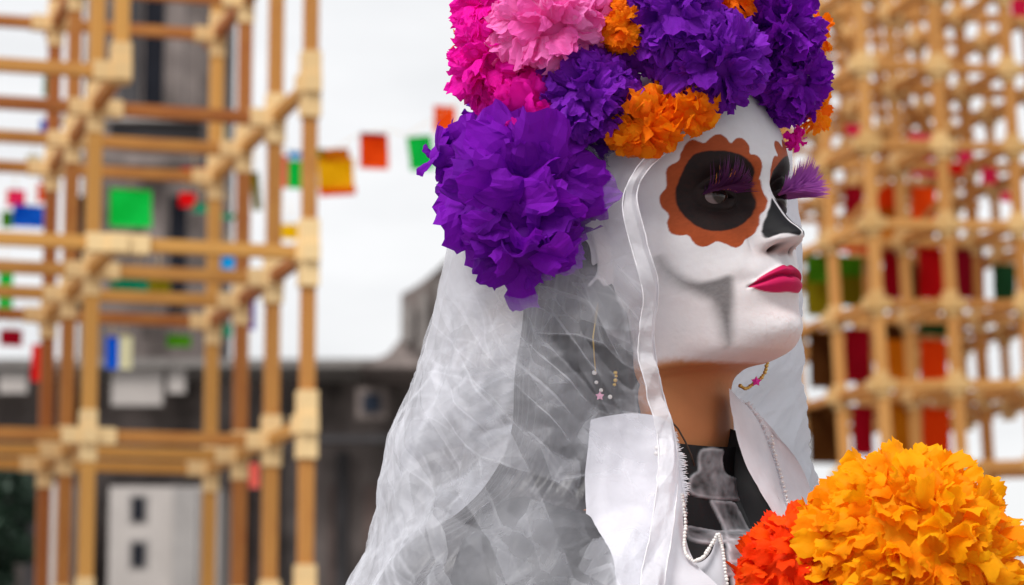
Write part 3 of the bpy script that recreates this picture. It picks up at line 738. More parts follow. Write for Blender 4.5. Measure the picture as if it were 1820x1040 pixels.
pr = empty('person', (NK0[0], NK0[1], 0)); tag(pr, 'person with white skull face paint and scalloped orange eye rings, looking up to the right', 'person')
F = np.concatenate([grid_faces(nr, nc, True)])
top = HW(np.array([0,-1,112.3])); Vb = np.vstack([Wp.reshape(-1,3), top]); Fl = F.tolist() + [[nr*nc, j, (j+1)%nc] for j in range(nc)]
M['skin'] = mat_attr('painted_skin', rough=.58, bump=.3, scale=260, spec=.16, sss=.06)
body = mesh('body', Vb, Fl, M['skin'], pr)
set_attr(body, 'paint', np.vstack([C.reshape(-1,3), WHITE]))

# eyes
def eyeball(sx):
    c = HW((sx*31, 69.2, .3)); 
    V, F = ball((0,0,0), 1.0, 40, 30); 
    ax3 = np.array(HF[1]) + (HF[0]*(.14)); ax3 /= np.linalg.norm(ax3)
    gz = ax3; gx = np.cross(gz, HF[2]); gx /= np.linalg.norm(gx); gy = np.cross(gz, gx)
    Vl = V.copy(); ang = np.arccos(np.clip(Vl[:,2],-1,1)); 
    rr = np.where(ang < .52, 1+.06*(1-(ang/.52)**2), 1.0)*.0122
    Wv = c + (Vl[:,0:1]*gx + Vl[:,1:2]*gy + Vl[:,2:3]*gz)*rr[:,None]
    o = mesh('eye', Wv, F, M['eye'], pr)
    col = np.where((ang < .17)[:,None], np.array([.004,.004,.005]), np.where((ang < .56)[:,None], np.array([.02,.008,.005]), np.array([.19,.13,.135])))
    set_attr(o, 'paint', col)
M['eye'] = mat_attr('eye_surface', rough=.07, bump=0, spec=.5)
eyeball(1); eyeball(-1)

# ================================================================== lashes
M['lash'] = mat_simple('dark_plum_lash', (.045,.008,.05), .5, .3, 30)
M['lash2'] = mat_simple('plum_lash', (.085,.012,.085), .5, .3, 30)
M['lashv'] = mat_paper('violet_feather_lash', (.55,.16,.60), (.36,.06,.46), .55)
M['lashg'] = mat_simple('gold_orange_lash', (1.0,.33,.03), .35, .3, 30)
def lash_strands(sx, name, mat, sel, n, w0, L0, seed, violet=0):
    r = np.random.default_rng(seed); mb = MB()
    for q in range(n):
        u = (q+r.uniform(-.3,.3))/n; u = min(max(u,0),1)
        ax = EYE_IN+3 + (EYE_OUT-EYE_IN-1)*u
        root = np.array([sx*ax, 83.5-10*(u**2)+(1.5 if violet else (2.2 if 'gold' in name else 0)), zr(float(eyeU(np.array(ax)))+.6)])
        L = L0*(r.uniform(.90,1.02) if violet else r.uniform(.75,1.08))*(.55+.45*math.sin(PI*min(1,max(0,1.05-u*.9))))
        out_ = sx*(u-.25)*.75 + r.normal(0,.035); rise = r.uniform(-.35,1.0) if violet else r.uniform(.5,.95)
        t = np.linspace(0,1,7)
        pts = np.stack([root[0]+out_*L*t, root[1]+L*(t*.95-.25*t*t*rise), root[2]+L*rise*(.15*t+.62*t*t)], 1)
        ww = w0*r.uniform(.7,1.2)*np.sin(np.clip(.25+t*.8,0,1)*PI)**.6*(1-t*.35)
        sd = np.array([1,0.1,.6])*r.choice([-1,1]); sd /= np.linalg.norm(sd)
        V = np.concatenate([pts+sd*ww[:,None], pts-sd*ww[:,None]]); F = [[i,i+1,i+8,i+7] for i in range(6)]
        mb.add(HW(V), F)
    return mb.build(name, mat, pr, True)
for sx, sd in ((1,5),(-1,6)):
    lash_strands(sx, 'eyelash', M['lash'], None, 60, .35, 15, sd)
    if sx > 0: lash_strands(sx, 'false_eyelash', M['lash2'], None, 120, .75, 30, sd+10, 1)
    else: lash_strands(sx, 'false_eyelash', M['lashv'], None, 230, 1.2, 31, sd+10, 1)['label'] = 'long violet feather eyelash'
    g_ = lash_strands(sx, 'gold_lash', M['lashg'], None, 16, .8, 19 if sx > 0 else 15, sd+20); g_['label'] = 'orange and gold tinsel lashes'

# ================================================================== hair
HR = np.array([ # z, yf, yb, hw
 [112, 10,-16, 14],[100,52,-66,56],[82,70,-86,70],[60,76,-95,77],[40,72,-99,80],[15,52,-99,80],[-15,34,-96,80],[-45,16,-104,80],[-80,6,-122,80],[-120,4,-134,82],[-170,4,-142,92],[-195,4,-146,116],[-222,0,-150,168],[-262,-8,-156,190],[-340,-14,-140,198],[-430,-16,-140,192],[-480,-20,-140,170]], float)
nrh, nch = 190, 260
Kh = cat_interp(HR, np.linspace(0,len(HR)-1,nrh)); th = np.linspace(0, 2*PI, nch, endpoint=False)
zf, yf, yb, hw = [Kh[:,i][:,None] for i in range(4)]
s_, c_ = np.sin(th)[None,:], np.cos(th)[None,:]
strand = 3*vnoise(np.stack([np.cos(th)[None,:]*1.6+0*zf, np.sin(th)[None,:]*1.6+0*zf, zf*.006+0*s_],-1), 1.0, 19) + .9*np.sin(th*46+2*np.sin(th*3))[None,:] + 1.6*vnoise(np.stack([np.cos(th)[None,:]*6+0*zf, np.sin(th)[None,:]*6+0*zf, zf*.012+0*s_],-1), 1.0, 9)
hx = (hw+strand)*s_; hy = (yf+yb)/2 + (yf-yb)/2*c_ + strand*c_; hz = zf + 0*hx
wth = sst(-90,-190,Kh[:,0])[:,None,None]
Hh = np.stack([hx,hy,hz],-1); Hw = HW(Hh.reshape(-1,3)).reshape(Hh.shape)*(1-wth) + TW(Hh.reshape(-1,3)).reshape(Hh.shape)*wth
M['hair'] = mat_simple('black_hair', (.018,.015,.018), .38, .3, 40, bump=.3, stretch=(6,6,.4), spec=.5)
hair = mesh('hair', Hw.reshape(-1,3), grid_faces(nrh,nch,True), M['hair'], pr)

# ================================================================== clothes
def torso_shell(z0, z1, grow, nrw, ncl, thr=None, noise_=1.2, seed=1, flare=None):
    "surface that follows the bust between ring heights"
    tt = np.linspace(z0, z1, nrw); K = ring_spline(KR, tt); K[:,6] = np.clip(K[:,6],1.9,3)
    th = np.linspace(-PI,PI,ncl) if thr is None else np.linspace(thr[0],thr[1],ncl)
    Q = ringpts(K, th, 0.0); g_ = np.asarray(grow if flare is None else flare(tt))
    g_ = np.broadcast_to(g_, (nrw,))[:,None]
    nv_ = np.stack([np.sin(th), np.cos(th), 0*th],-1)[None]
    Q = Q + nv_*(g_[...,None] + (noise_*vnoise(Q*np.array([1,1,.5]), .03, seed)+.35*noise_*vnoise(Q,.11,seed+2))[...,None])
    Q[...,2] += (sst(20.3,21.5,tt)*(1-sst(25.5,26.5,tt)))[:,None]*g_*1.9
    wt = sst(15.5, 20.5, tt)[:,None,None]
    return HW(Q.reshape(-1,3)).reshape(Q.shape)*(1-wt) + TW(Q.reshape(-1,3)).reshape(Q.shape)*wt, Q
# black high-necked top with sheer bones sewn on
Gt, Qt = torso_shell(18.35, 26.6, 5.6, 260, 420)
pxt, pyt, pdt = proj(Gt.reshape(-1,3)); 
def c5(pts): return np.array([(p[0]/2.4765+1140, p[1]/2.4765+620) for p in pts])
bones = [chaikin(c5([(262,440),(300,434),(352,440),(366,452),(352,480),(356,520),(375,560),(440,572),(520,590),(600,600),(600,690),(530,680),(420,668),(330,668),(250,655),(205,640),(205,570),(230,545),(248,540),(243,490),(250,455)])),
         chaikin(c5([(290,660),(330,668),(410,672),(430,720),(465,780),(480,820),(500,900),(520,1000),(520,1100),(410,1100),(385,1000),(375,900),(362,800),(330,735)])),
         chaikin(c5([(190,775),(260,790),(330,805),(380,800),(470,795),(570,795),(620,800),(600,870),(500,860),(420,850),(330,865),(260,862),(190,840)])),
         chaikin(c5([(180,930),(300,950),(390,930),(520,935),(620,945),(620,1010),(500,1000),(390,1000),(300,1020),(180,1000)]))]
bm = np.zeros(len(pxt)); be = np.zeros(len(pxt))
for b_ in bones:
    d_ = sdf(b_, pxt, pyt); bm = np.maximum(bm, 1-sst(-.8,.8,d_)); be = np.maximum(be, np.exp(-((d_+3)/2.6)**2))
vn = vnoise(Gt.reshape(-1,3), 90, 4); frontm = (Qt[...,1].reshape(-1) > 0)
bm *= frontm; be *= frontm
tcol = np.array([.010,.010,.012])[None]*(1-bm[:,None]) + bm[:,None]*np.clip(.22+.30*vn+.22*be+.10*vnoise(Gt.reshape(-1,3),260,6),.02,.7)[:,None]*np.array([.95,.97,1.05])
Nt = gnormals(Gt); 
if (Nt[60,210] @ TF[1]) < 0: Nt = -Nt
Gt = Gt + Nt*((bm.reshape(Gt.shape[:2])*(.0012+.0010*vn.reshape(Gt.shape[:2])))[...,None])
M['top'] = mat_attr('black_top_with_bone_print', rough=.6, bump=.3, scale=600, spec=.3)
topo = mesh('blouse', Gt.reshape(-1,3), grid_faces(*Gt.shape[:2]), M['top'], pr); set_attr(topo, 'paint', tcol); topo['label'] = 'black high neck top with sheer white bone shapes'

# white dress: long skirt + shoulder panel, open over the black top
M['dress'] = mat_simple('white_cotton', (.60,.59,.64), .75, .05, 60, bump=.12, spec=.2)
M['lace'] = mat_simple('white_lace', (.76,.74,.78), .8, .08, 200, bump=.3, spec=.2)
M['pearl'] = mat_simple('pearl_bead', (.74,.70,.68), .22, .06, 30, spec=.7)
M['sheer_dress'] = mat_sheer('sheer_white_cloth', (.78,.78,.83,1), .88)
def cloth(rows, nr, nc, amp, fs, seed, mat, name, parent, folds=0.0, dens=None):
    G_ = loftpx(rows, nr, nc); n_ = gnormals(G_)
    w = vnoise(G_*np.array([1,1,.6]), fs, seed, 4); w2 = 1-np.abs(vnoise(G_, fs*1.7, seed+5, 3))*2
    G_ = G_ + n_*((amp*w + folds*w2)[...,None])
    o = mesh(name, G_.reshape(-1,3), grid_faces(nr,nc), mat, parent)
    if dens is not None: set_attr(o, 'dens', dens(G_).reshape(-1))
    return o, G_
Gd, Qd = torso_shell(22.3, 26.4, 9, 90, 240, (2.2, 2*PI-.50), 3.0, 21, flare=lambda t: 8+0*t)
mesh('dress_back', Gd.reshape(-1,3), grid_faces(*Gd.shape[:2]), M['dress'], pr)
Gd, Qd = torso_shell(26.3, 30.9, 9, 110, 300, (-PI, PI), 3.0, 22, flare=lambda t: 9+np.clip(t-26.3,0,9)*44)
dress = mesh('dress', Gd.reshape(-1,3), grid_faces(*Gd.shape[:2]), M['dress'], pr)
# near front panel of the dress with standing collar
near_rows = [
 [(1050,746,-110),(1080,740,-125),(1120,735,-130),(1160,738,-160),(1186,748,-185),(1196,762,-200)],
 [(1046,796,-120),(1076,792,-145),(1115,792,-150),(1158,796,-180),(1190,804,-205),(1208,815,-215)],
 [(1042,860,-150),(1070,862,-185),(1110,862,-180),(1160,864,-205),(1196,866,-228),(1217,868,-236)],
 [(1044,930,-240),(1070,930,-280),(1110,930,-300),(1160,932,-318),(1200,934,-316),(1217,936,-300)],
 [(1044,985,-310),(1072,985,-335),(1110,986,-350),(1160,990,-362),(1206,994,-355),(1238,999,-340)],
 [(1030,1060,-370),(1064,1060,-390),(1110,1060,-395),(1170,1060,-404),(1230,1060,-394),(1290,1060,-372)],
 [(1020,1180,-390),(1060,1180,-410),(1110,1180,-425),(1170,1180,-435),(1240,1180,-425),(1310,1180,-400)],
 [(1010,1500,-400),(1060,1500,-430),(1120,1500,-445),(1190,1500,-450),(1270,1500,-430),(1340,1500,-400)]]
near_panel, GP = cloth(near_rows, 260, 190, .0042, 14, 31, M['dress'], 'front_panel', pr, .0016)
near_panel['label'] = 'white dress panel over the near shoulder'
lin_rows = [[(1290,760,40),(1304,764,30),(1318,770,25)],[(1290,800,10),(1312,802,0),(1338,806,0)],[(1300,850,-10),(1335,850,-25),(1368,850,-30)],[(1320,900,-30),(1356,900,-60),(1390,900,-70)],[(1340,960,-60),(1380,960,-90),(1416,960,-100)],[(1340,1060,-80),(1390,1060,-110),(1430,1060,-120)]]
cloth(lin_rows, 60, 40, .0008, 30, 35, mat_simple('black_cotton', (.012,.012,.014), .7, .3, 60), 'collar_lining', pr)
# little pointed flap below the black top, pearls along its edges
flap_rows = [[(a,b,c-62) for a,b,c in rw_] for rw_ in [[(1218,990,-262),(1240,1000,-268),(1262,985,-270),(1276,948,-272),(1284,952,-270)],
             [(1218,1010,-266),(1240,1015,-272),(1262,1008,-274),(1278,985,-274),(1288,985,-272)],
             [(1218,1060,-274),(1240,1060,-280),(1262,1055,-282),(1282,1050,-282),(1294,1050,-278)],
             [(1218,1150,-290),(1240,1150,-296),(1262,1150,-298),(1282,1150,-296),(1300,1150,-292)],[(1218,1500,-310),(1250,1500,-320),(1280,1500,-320),(1310,1500,-318),(1350,1500,-310)]]]
cloth(flap_rows, 60, 50, .0008, 40, 33, M['dress'], 'bodice_point', pr)
# far collar: stands away from the neck, inner side towards us
col_rows = [
 [(1296,690,-40),(1300,694,-30),(1306,700,-5),(1312,706,20)],
 [(1297,715,-60),(1312,716,-35),(1326,722,0),(1336,730,30)],
 [(1302,745,-80),(1322,745,-40),(1342,752,10),(1356,764,40)],
 [(1312,790,-95),(1334,790,-50),(1356,800,0),(1372,808,40)],
 [(1330,835,-110),(1350,838,-70),(1370,842,-30),(1384,850,20)],
 [(1355,880,-130),(1370,882,-95),(1384,885,-60),(1396,892,-20)],
 [(1382,925,-150),(1392,925,-120),(1402,925,-90),(1412,925,-60)],
 [(1404,960,-160),(1412,960,-140),(1420,960,-120),(1428,960,-100)]]
far_collar, GC = cloth(col_rows, 150, 50, .0010, 30, 41, M['dress'], 'collar', pr, .0004); far_collar['label'] = 'standing white far collar with lace edge'
nrw_rows = [[(x+o_, y+dy, z+dz_) for o_,dy,dz_ in ((0,0,0),(18,14,14),(40,34,22),(70,70,30))] for (x,y,z) in ((1312,706,22),(1336,730,32),(1356,764,42),(1372,808,42),(1384,850,22),(1396,892,-18),(1410,925,-58))]
cloth(nrw_rows, 90, 40, .0018, 25, 43, M['dress'], 'shoulder_panel', pr, .0006)
def beadrow(pts, r, n, name, mat, parent, jit=.3, seed=0):
    A = np.array([PV(*p) for p in pts]); A = cat_interp(A, np.linspace(0,len(A)-1,n)); rr = np.random.default_rng(seed)
    b0 = None; L = []
    for q in range(n):
        if b0 is None:
            V,F = ball((0,0,0), r, 10, 7); o = mesh(name, V, F, mat, None, origin=(0,0,0)); b0 = o
        else: o = b0.copy(); COL.objects.link(o)
        o.parent = parent; o.location = A[q] - rootloc(parent) + rr.normal(0, r*jit*.3, 3); s = rr.uniform(.85,1.12); o.scale = (s,s,s*rr.uniform(.85,1.05)); L.append(o)
    return L
edge = [(x,y,z-8) for x,y,z in ((1212,880,-246),(1216,905,-275),(1218,935,-306),(1216,965,-326),(1219,985,-338),(1232,997,-344))]
beadrow(edge, .0012, 26, 'pearl', M['pearl'], pr, .6, 1)
beadrow([(1236,997,-346),(1250,990,-344),(1262,972,-342),(1275,950,-340)], .0014, 14, 'pearl', M['pearl'], pr, .3, 2)
beadrow([(1277,950,-340),(1284,975,-342),(1289,1010,-348),(1294,1050,-356)], .0012, 20, 'pearl', M['pearl'], pr, .3, 3)
beadrow([(1168,797,-212),(1178,795,-216),(1184,803,-218),(1176,809,-216),(1168,806,-214)], .0019, 6, 'pearl', M['pearl'], pr, .3, 4)
beadrow([(1372,775,38),(1376,800,36),(1384,830,16),(1392,860,-2),(1400,890,-30),(1404,905,-44)], .0010, 20, 'pearl', M['pearl'], pr, .7, 5)
# frayed lace fringe at the near edge
fr = MB(); r_ = np.random.default_rng(9)
for q in range(120):
    u = q/119; y_ = 770+ u*170; x_ = np.interp(y_, [770,815,868,940],[1199,1209,1217,1217]); z_ = np.interp(y_,[770,815,868,940],[-202,-216,-237,-257])
    L_ = r_.uniform(4,11)*(1.2 if 800 < y_ < 880 else .55); an = r_.uniform(-.6,.5)
    a = PV(x_-4,y_,z_-3); m_ = PV(x_+L_*.5*math.cos(an), y_+L_*.5*math.sin(an)-1, z_-9); b = PV(x_+L_*math.cos(an), y_+L_*math.sin(an), z_-9+r_.uniform(-5,5))
    V,F = tube([a,m_,b], [.0004,.0003,.00012], 5); fr.add(V,F)
for q in range(90):
    u = q/89; A_ = GC[int(u*120)+10, -1]; e = A_ + RIGHT*r_.uniform(.001,.0035)+UP*r_.uniform(-.001,.003)-FWD*.001
    V,F = tube([A_-FWD*.001, e], [.0005,.0003], 4); fr.add(V,F)
o = fr.build('lace_fringe', M['lace'], pr, True); o['kind'] = 'stuff'

# ================================================================== veil
M['veil'] = mat_sheer('white_organza', (.88,.89,.96,1), .25, .5)
M['hem'] = mat_sheer('rolled_hem', (.84,.83,.87,1), .62, .35)
ve = empty('veil', (PV(1000, 800, 0)[0], PV(1000,800,0)[1], 0)); tag(ve, 'crumpled sheer white veil hanging from the flower crown over hair and shoulders', 'veil')
vr = [
 [(1196,262,-150),(1150,262,-178),(1090,235,-185),(1000,215,-185),(920,220,-150),(860,240,-60),(850,260,80),(960,270,240),(1150,275,300),(1330,270,260),(1405,262,140)],
 [(1153,300,-205),(1120,310,-205),(1070,320,-198),(980,330,-165),(900,335,-110),(838,340,-50),(828,340,90),(930,345,260),(1140,345,330),(1330,345,290),(1412,340,150)],
 [(1132,350,-222),(1100,370,-215),(1060,390,-190),(960,400,-165),(880,400,-115),(818,400,-50),(812,400,100),(900,400,280),(1130,400,350),(1330,400,310),(1418,400,170)],
 [(1150,430,-228),(1115,450,-225),(1060,470,-205),(960,480,-180),(870,480,-130),(800,480,-60),(795,480,100),(890,480,300),(1120,480,370),(1330,480,330),(1424,480,190)],
 [(1170,510,-222),(1130,530,-228),(1060,545,-218),(950,550,-210),(860,550,-160),(785,550,-70),(778,550,100),(870,550,320),(1110,550,390),(1330,550,340),(1424,550,200)],
 [(1162,600,-206),(1120,610,-225),(1050,620,-232),(940,620,-240),(850,620,-205),(770,620,-80),(762,620,100),(860,620,330),(1110,620,400),(1335,620,345),(1424,620,200)],
 [(1176,690,-205),(1130,695,-235),(1050,700,-250),(930,700,-262),(830,700,-225),(745,700,-100),(737,700,100),(850,700,340),(1110,700,410),(1340,700,350),(1428,700,200)],
 [(1198,770,-226),(1150,775,-250),(1060,780,-270),(920,780,-290),(810,780,-250),(714,780,-120),(706,780,100),(840,780,350),(1110,780,420),(1345,780,350),(1434,780,190)],
 [(1204,850,-275),(1150,860,-292),(1060,865,-305),(910,870,-320),(790,870,-275),(700,870,-140),(692,870,100),(830,870,360),(1110,870,430),(1350,870,350),(1446,870,170)],
 [(1196,940,-345),(1140,945,-362),(1050,950,-388),(890,950,-388),(765,950,-312),(684,950,-160),(676,950,110),(820,950,380),(1110,950,450),(1370,950,360),(1470,950,160)],
 [(1180,1040,-425),(1120,1045,-440),(1030,1050,-462),(860,1050,-450),(720,1050,-360),(630,1050,-180),(620,1050,120),(800,1050,400),(1110,1050,470),(1400,1050,370),(1500,1050,150)],
 [(1170,1160,-460),(1110,1160,-470),(1010,1160,-490),(840,1160,-470),(680,1160,-370),(570,1160,-200),(560,1160,130),(780,1160,430),(1110,1160,490),(1430,1160,380),(1530,1160,150)],
 [(1165,1330,-470),(1100,1330,-480),(1000,1330,-470),(820,1330,-450),(650,1330,-400),(520,1330,-210),(510,1330,140),(770,1330,450),(1110,1330,510),(1440,1330,390),(1550,1330,150)]]
tr_v = np.concatenate([np.linspace(0,10,600,False), np.linspace(10,12,24)])/12; tc_v = np.concatenate([np.linspace(0,5.6,560,False), np.linspace(5.6,10,190)])/10
nrv, ncv = len(tr_v), len(tc_v)
def loftpar(rows, tr, tc):
    K = np.asarray(rows, float); A = cat_interp(K, tr*(len(K)-1)); A = cat_interp(A.transpose(1,0,2), tc*(K.shape[1]-1)).transpose(1,0,2)
    d = D + A[...,2]*D/FPX
    return CAM + d[...,None]*FWD + ((A[...,0]-910)/FPX*d)[...,None]*RIGHT + ((520-A[...,1])/FPX*d)[...,None]*UP
Gv = loftpar(vr, tr_v, tc_v); Nv = gnormals(Gv)
def crease(u, v, n, f0, f1, seed, dirs=(0,PI), wid=1.0):
    "straight folds: triangle waves in many directions, each living only in its own patches"
    r = np.random.default_rng(seed); h = 0*u
    for k in range(n):
        a = r.uniform(*dirs); f = r.uniform(f0, f1); ph = r.uniform(0,1)
        q = (u*math.cos(a)+v*math.sin(a))*f + ph + .10*np.sin((-u*math.sin(a)+v*math.cos(a))*f*1.3+ph*9)
        t = np.abs((q % 1)-.5)*2
        Q3 = np.stack([u*f*.55+seed, v*f*.55+k*3.7, 0*u+k*1.9],-1)
        m = sst(-.05,.45,vnoise(Q3, 1.0, seed+k, 2))
        h = h + m*(t**wid)/f
    return h
arc_c = np.linspace(0,1,ncv)[None,:]+0*np.linspace(0,1,nrv)[:,None]
uv_r = tr_v[:,None]; uv_c = tc_v[None,:]
au = np.cumsum(np.linalg.norm(np.diff(Gv,axis=1,prepend=Gv[:,:1]),axis=2),axis=1)      # metres along the cloth
av = Gv[...,2]
amp = .25+.75*sst(.22,.5,uv_r)
edgefade = sst(0,.03,uv_c)
h1 = crease(au, av, 12, 7, 16, 91, (.2,1.5)); h2 = crease(au, av, 16, 18, 40, 92, (0,1.7)); h3 = crease(au, av, 14, 45, 95, 93, (0,PI))
big = vnoise(Gv, 8, 61, 2); mid = vnoise(Gv, 30, 62, 3)
dsp = (.055*(h1-h1.mean()) + .10*(h2-h2.mean()) + .07*(h3-h3.mean()))*amp*edgefade*(1-.7*np.exp(-((uv_c-.52)/.07)**2)) + (.004*big*(1-.8*np.exp(-((uv_c-.52)/.09)**2)) + .0008*mid)*edgefade
Gv = Gv + Nv*dsp[...,None]
# the lower back bulges where it lies on the shoulder
veil = mesh('veil_sheet', Gv.reshape(-1,3), grid_faces(nrv,ncv), M['veil'], ve)
def sharp(h, p):
    a_ = np.abs(np.gradient(np.gradient(h,axis=1),axis=1))*9 + np.abs(np.gradient(np.gradient(h,axis=0),axis=0))*4
    a_ = (a_ + np.roll(a_,1,1) + np.roll(a_,-1,1))/3
    return np.clip(a_/np.percentile(a_[:, :500], p), 0, 1)**1.3
lines = sharp(h2, 99.3); l3 = sharp(h1, 99.5)
def cells(u, v, su, sv, seed):
    "jittered cells: per-cell value, distance to the border"
    U0 = u/su; V0 = v/sv; iu = np.floor(U0).astype(np.int64); iv = np.floor(V0).astype(np.int64)
    rt = np.random.default_rng(seed).random((64,64,3)); d1_ = np.full(u.shape,9.); d2_ = np.full(u.shape,9.); val = np.zeros(u.shape)
    for dx in (-1,0,1):
        for dy in (-1,0,1):
            q = rt[(iu+dx)%64,(iv+dy)%64]; d = np.hypot(iu+dx+q[...,0]-U0, iv+dy+q[...,1]-V0)
            nw = d < d1_; d2_ = np.where(nw, d1_, np.minimum(d2_, d)); val = np.where(nw, q[...,2], val); d1_ = np.where(nw, d, d1_)
    return val*2-1, d2_-d1_
wv1 = vnoise(Gv, 22, 97, 3); wv2 = vnoise(Gv, 22, 98, 3)
ca, sa = math.cos(.95), math.sin(.95)
pu = (au*ca - av*sa) + .0045*wv1; pvv = (au*sa + av*ca) + .0045*wv2
k1, e1 = cells(pu, pvv, .030, .075, 3); k2, e2 = cells(pu*.94+pvv*.3, pvv*.9-pu*.2, .016, .034, 4); k3, e3 = cells(pu*.8-pvv*.5, pvv*.9+pu*.4, .009, .020, 5)
ac_ = au*.82-av*.57; al_ = au*.57+av*.82
k4, e4 = cells(ac_+.004*wv1, al_, .017, .16, 7); k5, e5 = cells(au*.3-av*.95+.004*wv2, au*.95+av*.3, .024, .15, 8)
lowr = sst(.30,.55,uv_r)
dens = (.16*lines + .20*l3)*amp + (.13*k1 + .11*k2 + .05*k3)*amp + (.17*np.clip(1-e1*16,0,1)*sst(-.1,.3,wv1) + .08*np.clip(1-e2*11,0,1)*sst(0,.5,wv2))*amp + .26*np.clip(1-e4*9,0,1)*sst(.0,.35,vnoise(Gv,14,111,2))*amp + .14*np.clip(1-e5*8,0,1)*sst(.05,.4,vnoise(Gv,17,113,2))*amp + .13*k4*amp  # bright crease lines and facet shading of the crumpled cloth put into opacity
patch = vnoise(np.stack([pu*16, pvv*9, 0*au],-1), 1.0, 96, 3)
dens = dens - .16*sst(.05,.12,patch*.6+.25*k2)*lowr*(uv_c < .45) + .0
dens = dens + .32*1.1*sst(.35,.46,uv_c)*(1-sst(.52,.58,uv_c)) + .10*(uv_c > .5) + .85*sst(.82,.87,uv_c)
dens = dens - .08*(1-sst(.10,.32,uv_r))*(1-sst(.30,.42,uv_c)) + .16*sst(.60,.85,uv_r)*(1-sst(.12,.20,uv_c))
set_attr(veil, 'dens', dens.reshape(-1))
# inner second layer over the neck and shoulder
vin = [[(x+ (12 if i==0 else 0), y, z+9) for i,(x,y,z) in enumerate(row[:7])] for row in vr[3:]]
for row in vin: row[0] = (row[0][0]-14, row[0][1], row[0][2]+10)
G2_, N2_ = loftpx(vin, 260, 260), None; N2_ = gnormals(G2_)
G2_ = G2_ + N2_*((.004*vnoise(G2_@np.array([[1,0,-.4],[0,1,0],[.5,0,.6]]), 12, 71, 3) + .03*crease(G2_[...,0],G2_[...,2],8,15,40,73))[...,None])
M['veil2'] = mat_sheer('inner_organza', (.78,.78,.84,1), .09, .35)
v2 = mesh('inner_layer', G2_.reshape(-1,3), grid_faces(260,260), M['veil2'], ve); set_attr(v2, 'dens', (.12*vnoise(G2_, 20, 74)).reshape(-1))
# rolled hem band along the near edge: a narrow doubled strip with a corded edge
nhm = int(np.argmax(au[200] > .0115)); Hm = Gv[:, :nhm].copy(); wv = .0012*np.sin(np.linspace(0,60,nrv))[:,None]; Hm = Hm + (-FWD*(.0012+wv)[...,None])
hem = mesh('hem_band', Hm.reshape(-1,3), grid_faces(nrv,nhm), M['hem'], ve)
set_attr(hem, 'dens', (.1*vnoise(Hm,60,81)).reshape(-1))
cj = lambda A,k: A + RIGHT*(.0007*vnoise(A,120,k))[:,None] + FWD*(.0005*vnoise(A,90,k+1))[:,None]
V,F = tube(cj(Gv[::3,0]-FWD*.001,3), .00048, 6); mesh('hem_cord', V, F, M['lace'], ve)
V,F = tube(cj(Gv[::3,nhm-1]-FWD*.0014+RIGHT*.0004,5), .0004, 6); mesh('hem_cord', V, F, M['lace'], ve)

# ================================================================== jewellery
M['gold'] = mat_simple('gold', (.62,.42,.12), .3, .2, 60, metal=.8)
M['pinkbead'] = mat_simple('pink_plastic', (.80,.02,.42), .25, .1, 30, spec=.6)
er = empty('beaded_earring', PV(1340,660,60)); tag(er, 'gold bead string with a pink star bead, hanging below the chin', 'earring')
beadrow([(1364,645,60),(1360,660,60),(1353,672,60),(1345,678,58),(1334,686,55),(1325,691,50),(1316,686,48)], .0014, 17, 'bead', M['gold'], er, .3, 7)
def star(c, r, name, mat, parent):
    V=[]; 
    for zz in (-1,1):
        for k in range(10): a = 2*PI*k/10+.3; rr = r if k%2==0 else r*.55; V.append(c + rr*(math.cos(a)*RIGHT+math.sin(a)*UP) + FWD*zz*r*.35)
    V.append(c-FWD*r*.55); V.append(c+FWD*r*.55)
    F=[[k,(k+1)%10,20] for k in range(10)]+[[10+(k+1)%10,10+k,21] for k in range(10)]+[[k,10+k,10+(k+1)%10,(k+1)%10] for k in range(10)]
    return mesh(name,V,F,mat,parent,False)
star(PV(1344,678,54), .0036, 'star_bead', M['pinkbead'], er)
ne = empty('beaded_drop', PV(1068,690,-150)); tag(ne, 'fine gold wire earring with pale beads seen through the veil beside the neck', 'earring')
V,F = tube([PV(1062,540,-160),(PV(1054,600,-165)),PV(1058,660,-165)], .0005, 5); mesh('wire', V, F, M['gold'], ne)
beadrow([(1057,662,-140),(1060,680,-140),(1068,694,-140),(1084,706,-140)], .0015, 4, 'bead', M['pearl'], ne, .3, 8)
beadrow([(1094,662,-140),(1095,672,-140),(1092,684,-140)], .0013, 4, 'bead', M['gold'], ne, .3, 9)
star(PV(1066,704,-142), .0030, 'star_bead', mat_simple('pale_pink_bead', (.75,.35,.5), .3, .1, 30), ne)
cord_ = [(1186,742,-120),(1205,762,-128),(1218,785,-132),(1228,808,-134),(1234,828,-136)]
V,F = tube([PV(*p) for p in cord_], .0006, 6); nc_ = mesh('neck_cord', V, F, mat_simple('thin_dark_cord', (.05,.025,.015), .6, .2, 30), None); tag(nc_, 'thin dark cord round the neck above the black collar', 'necklace')

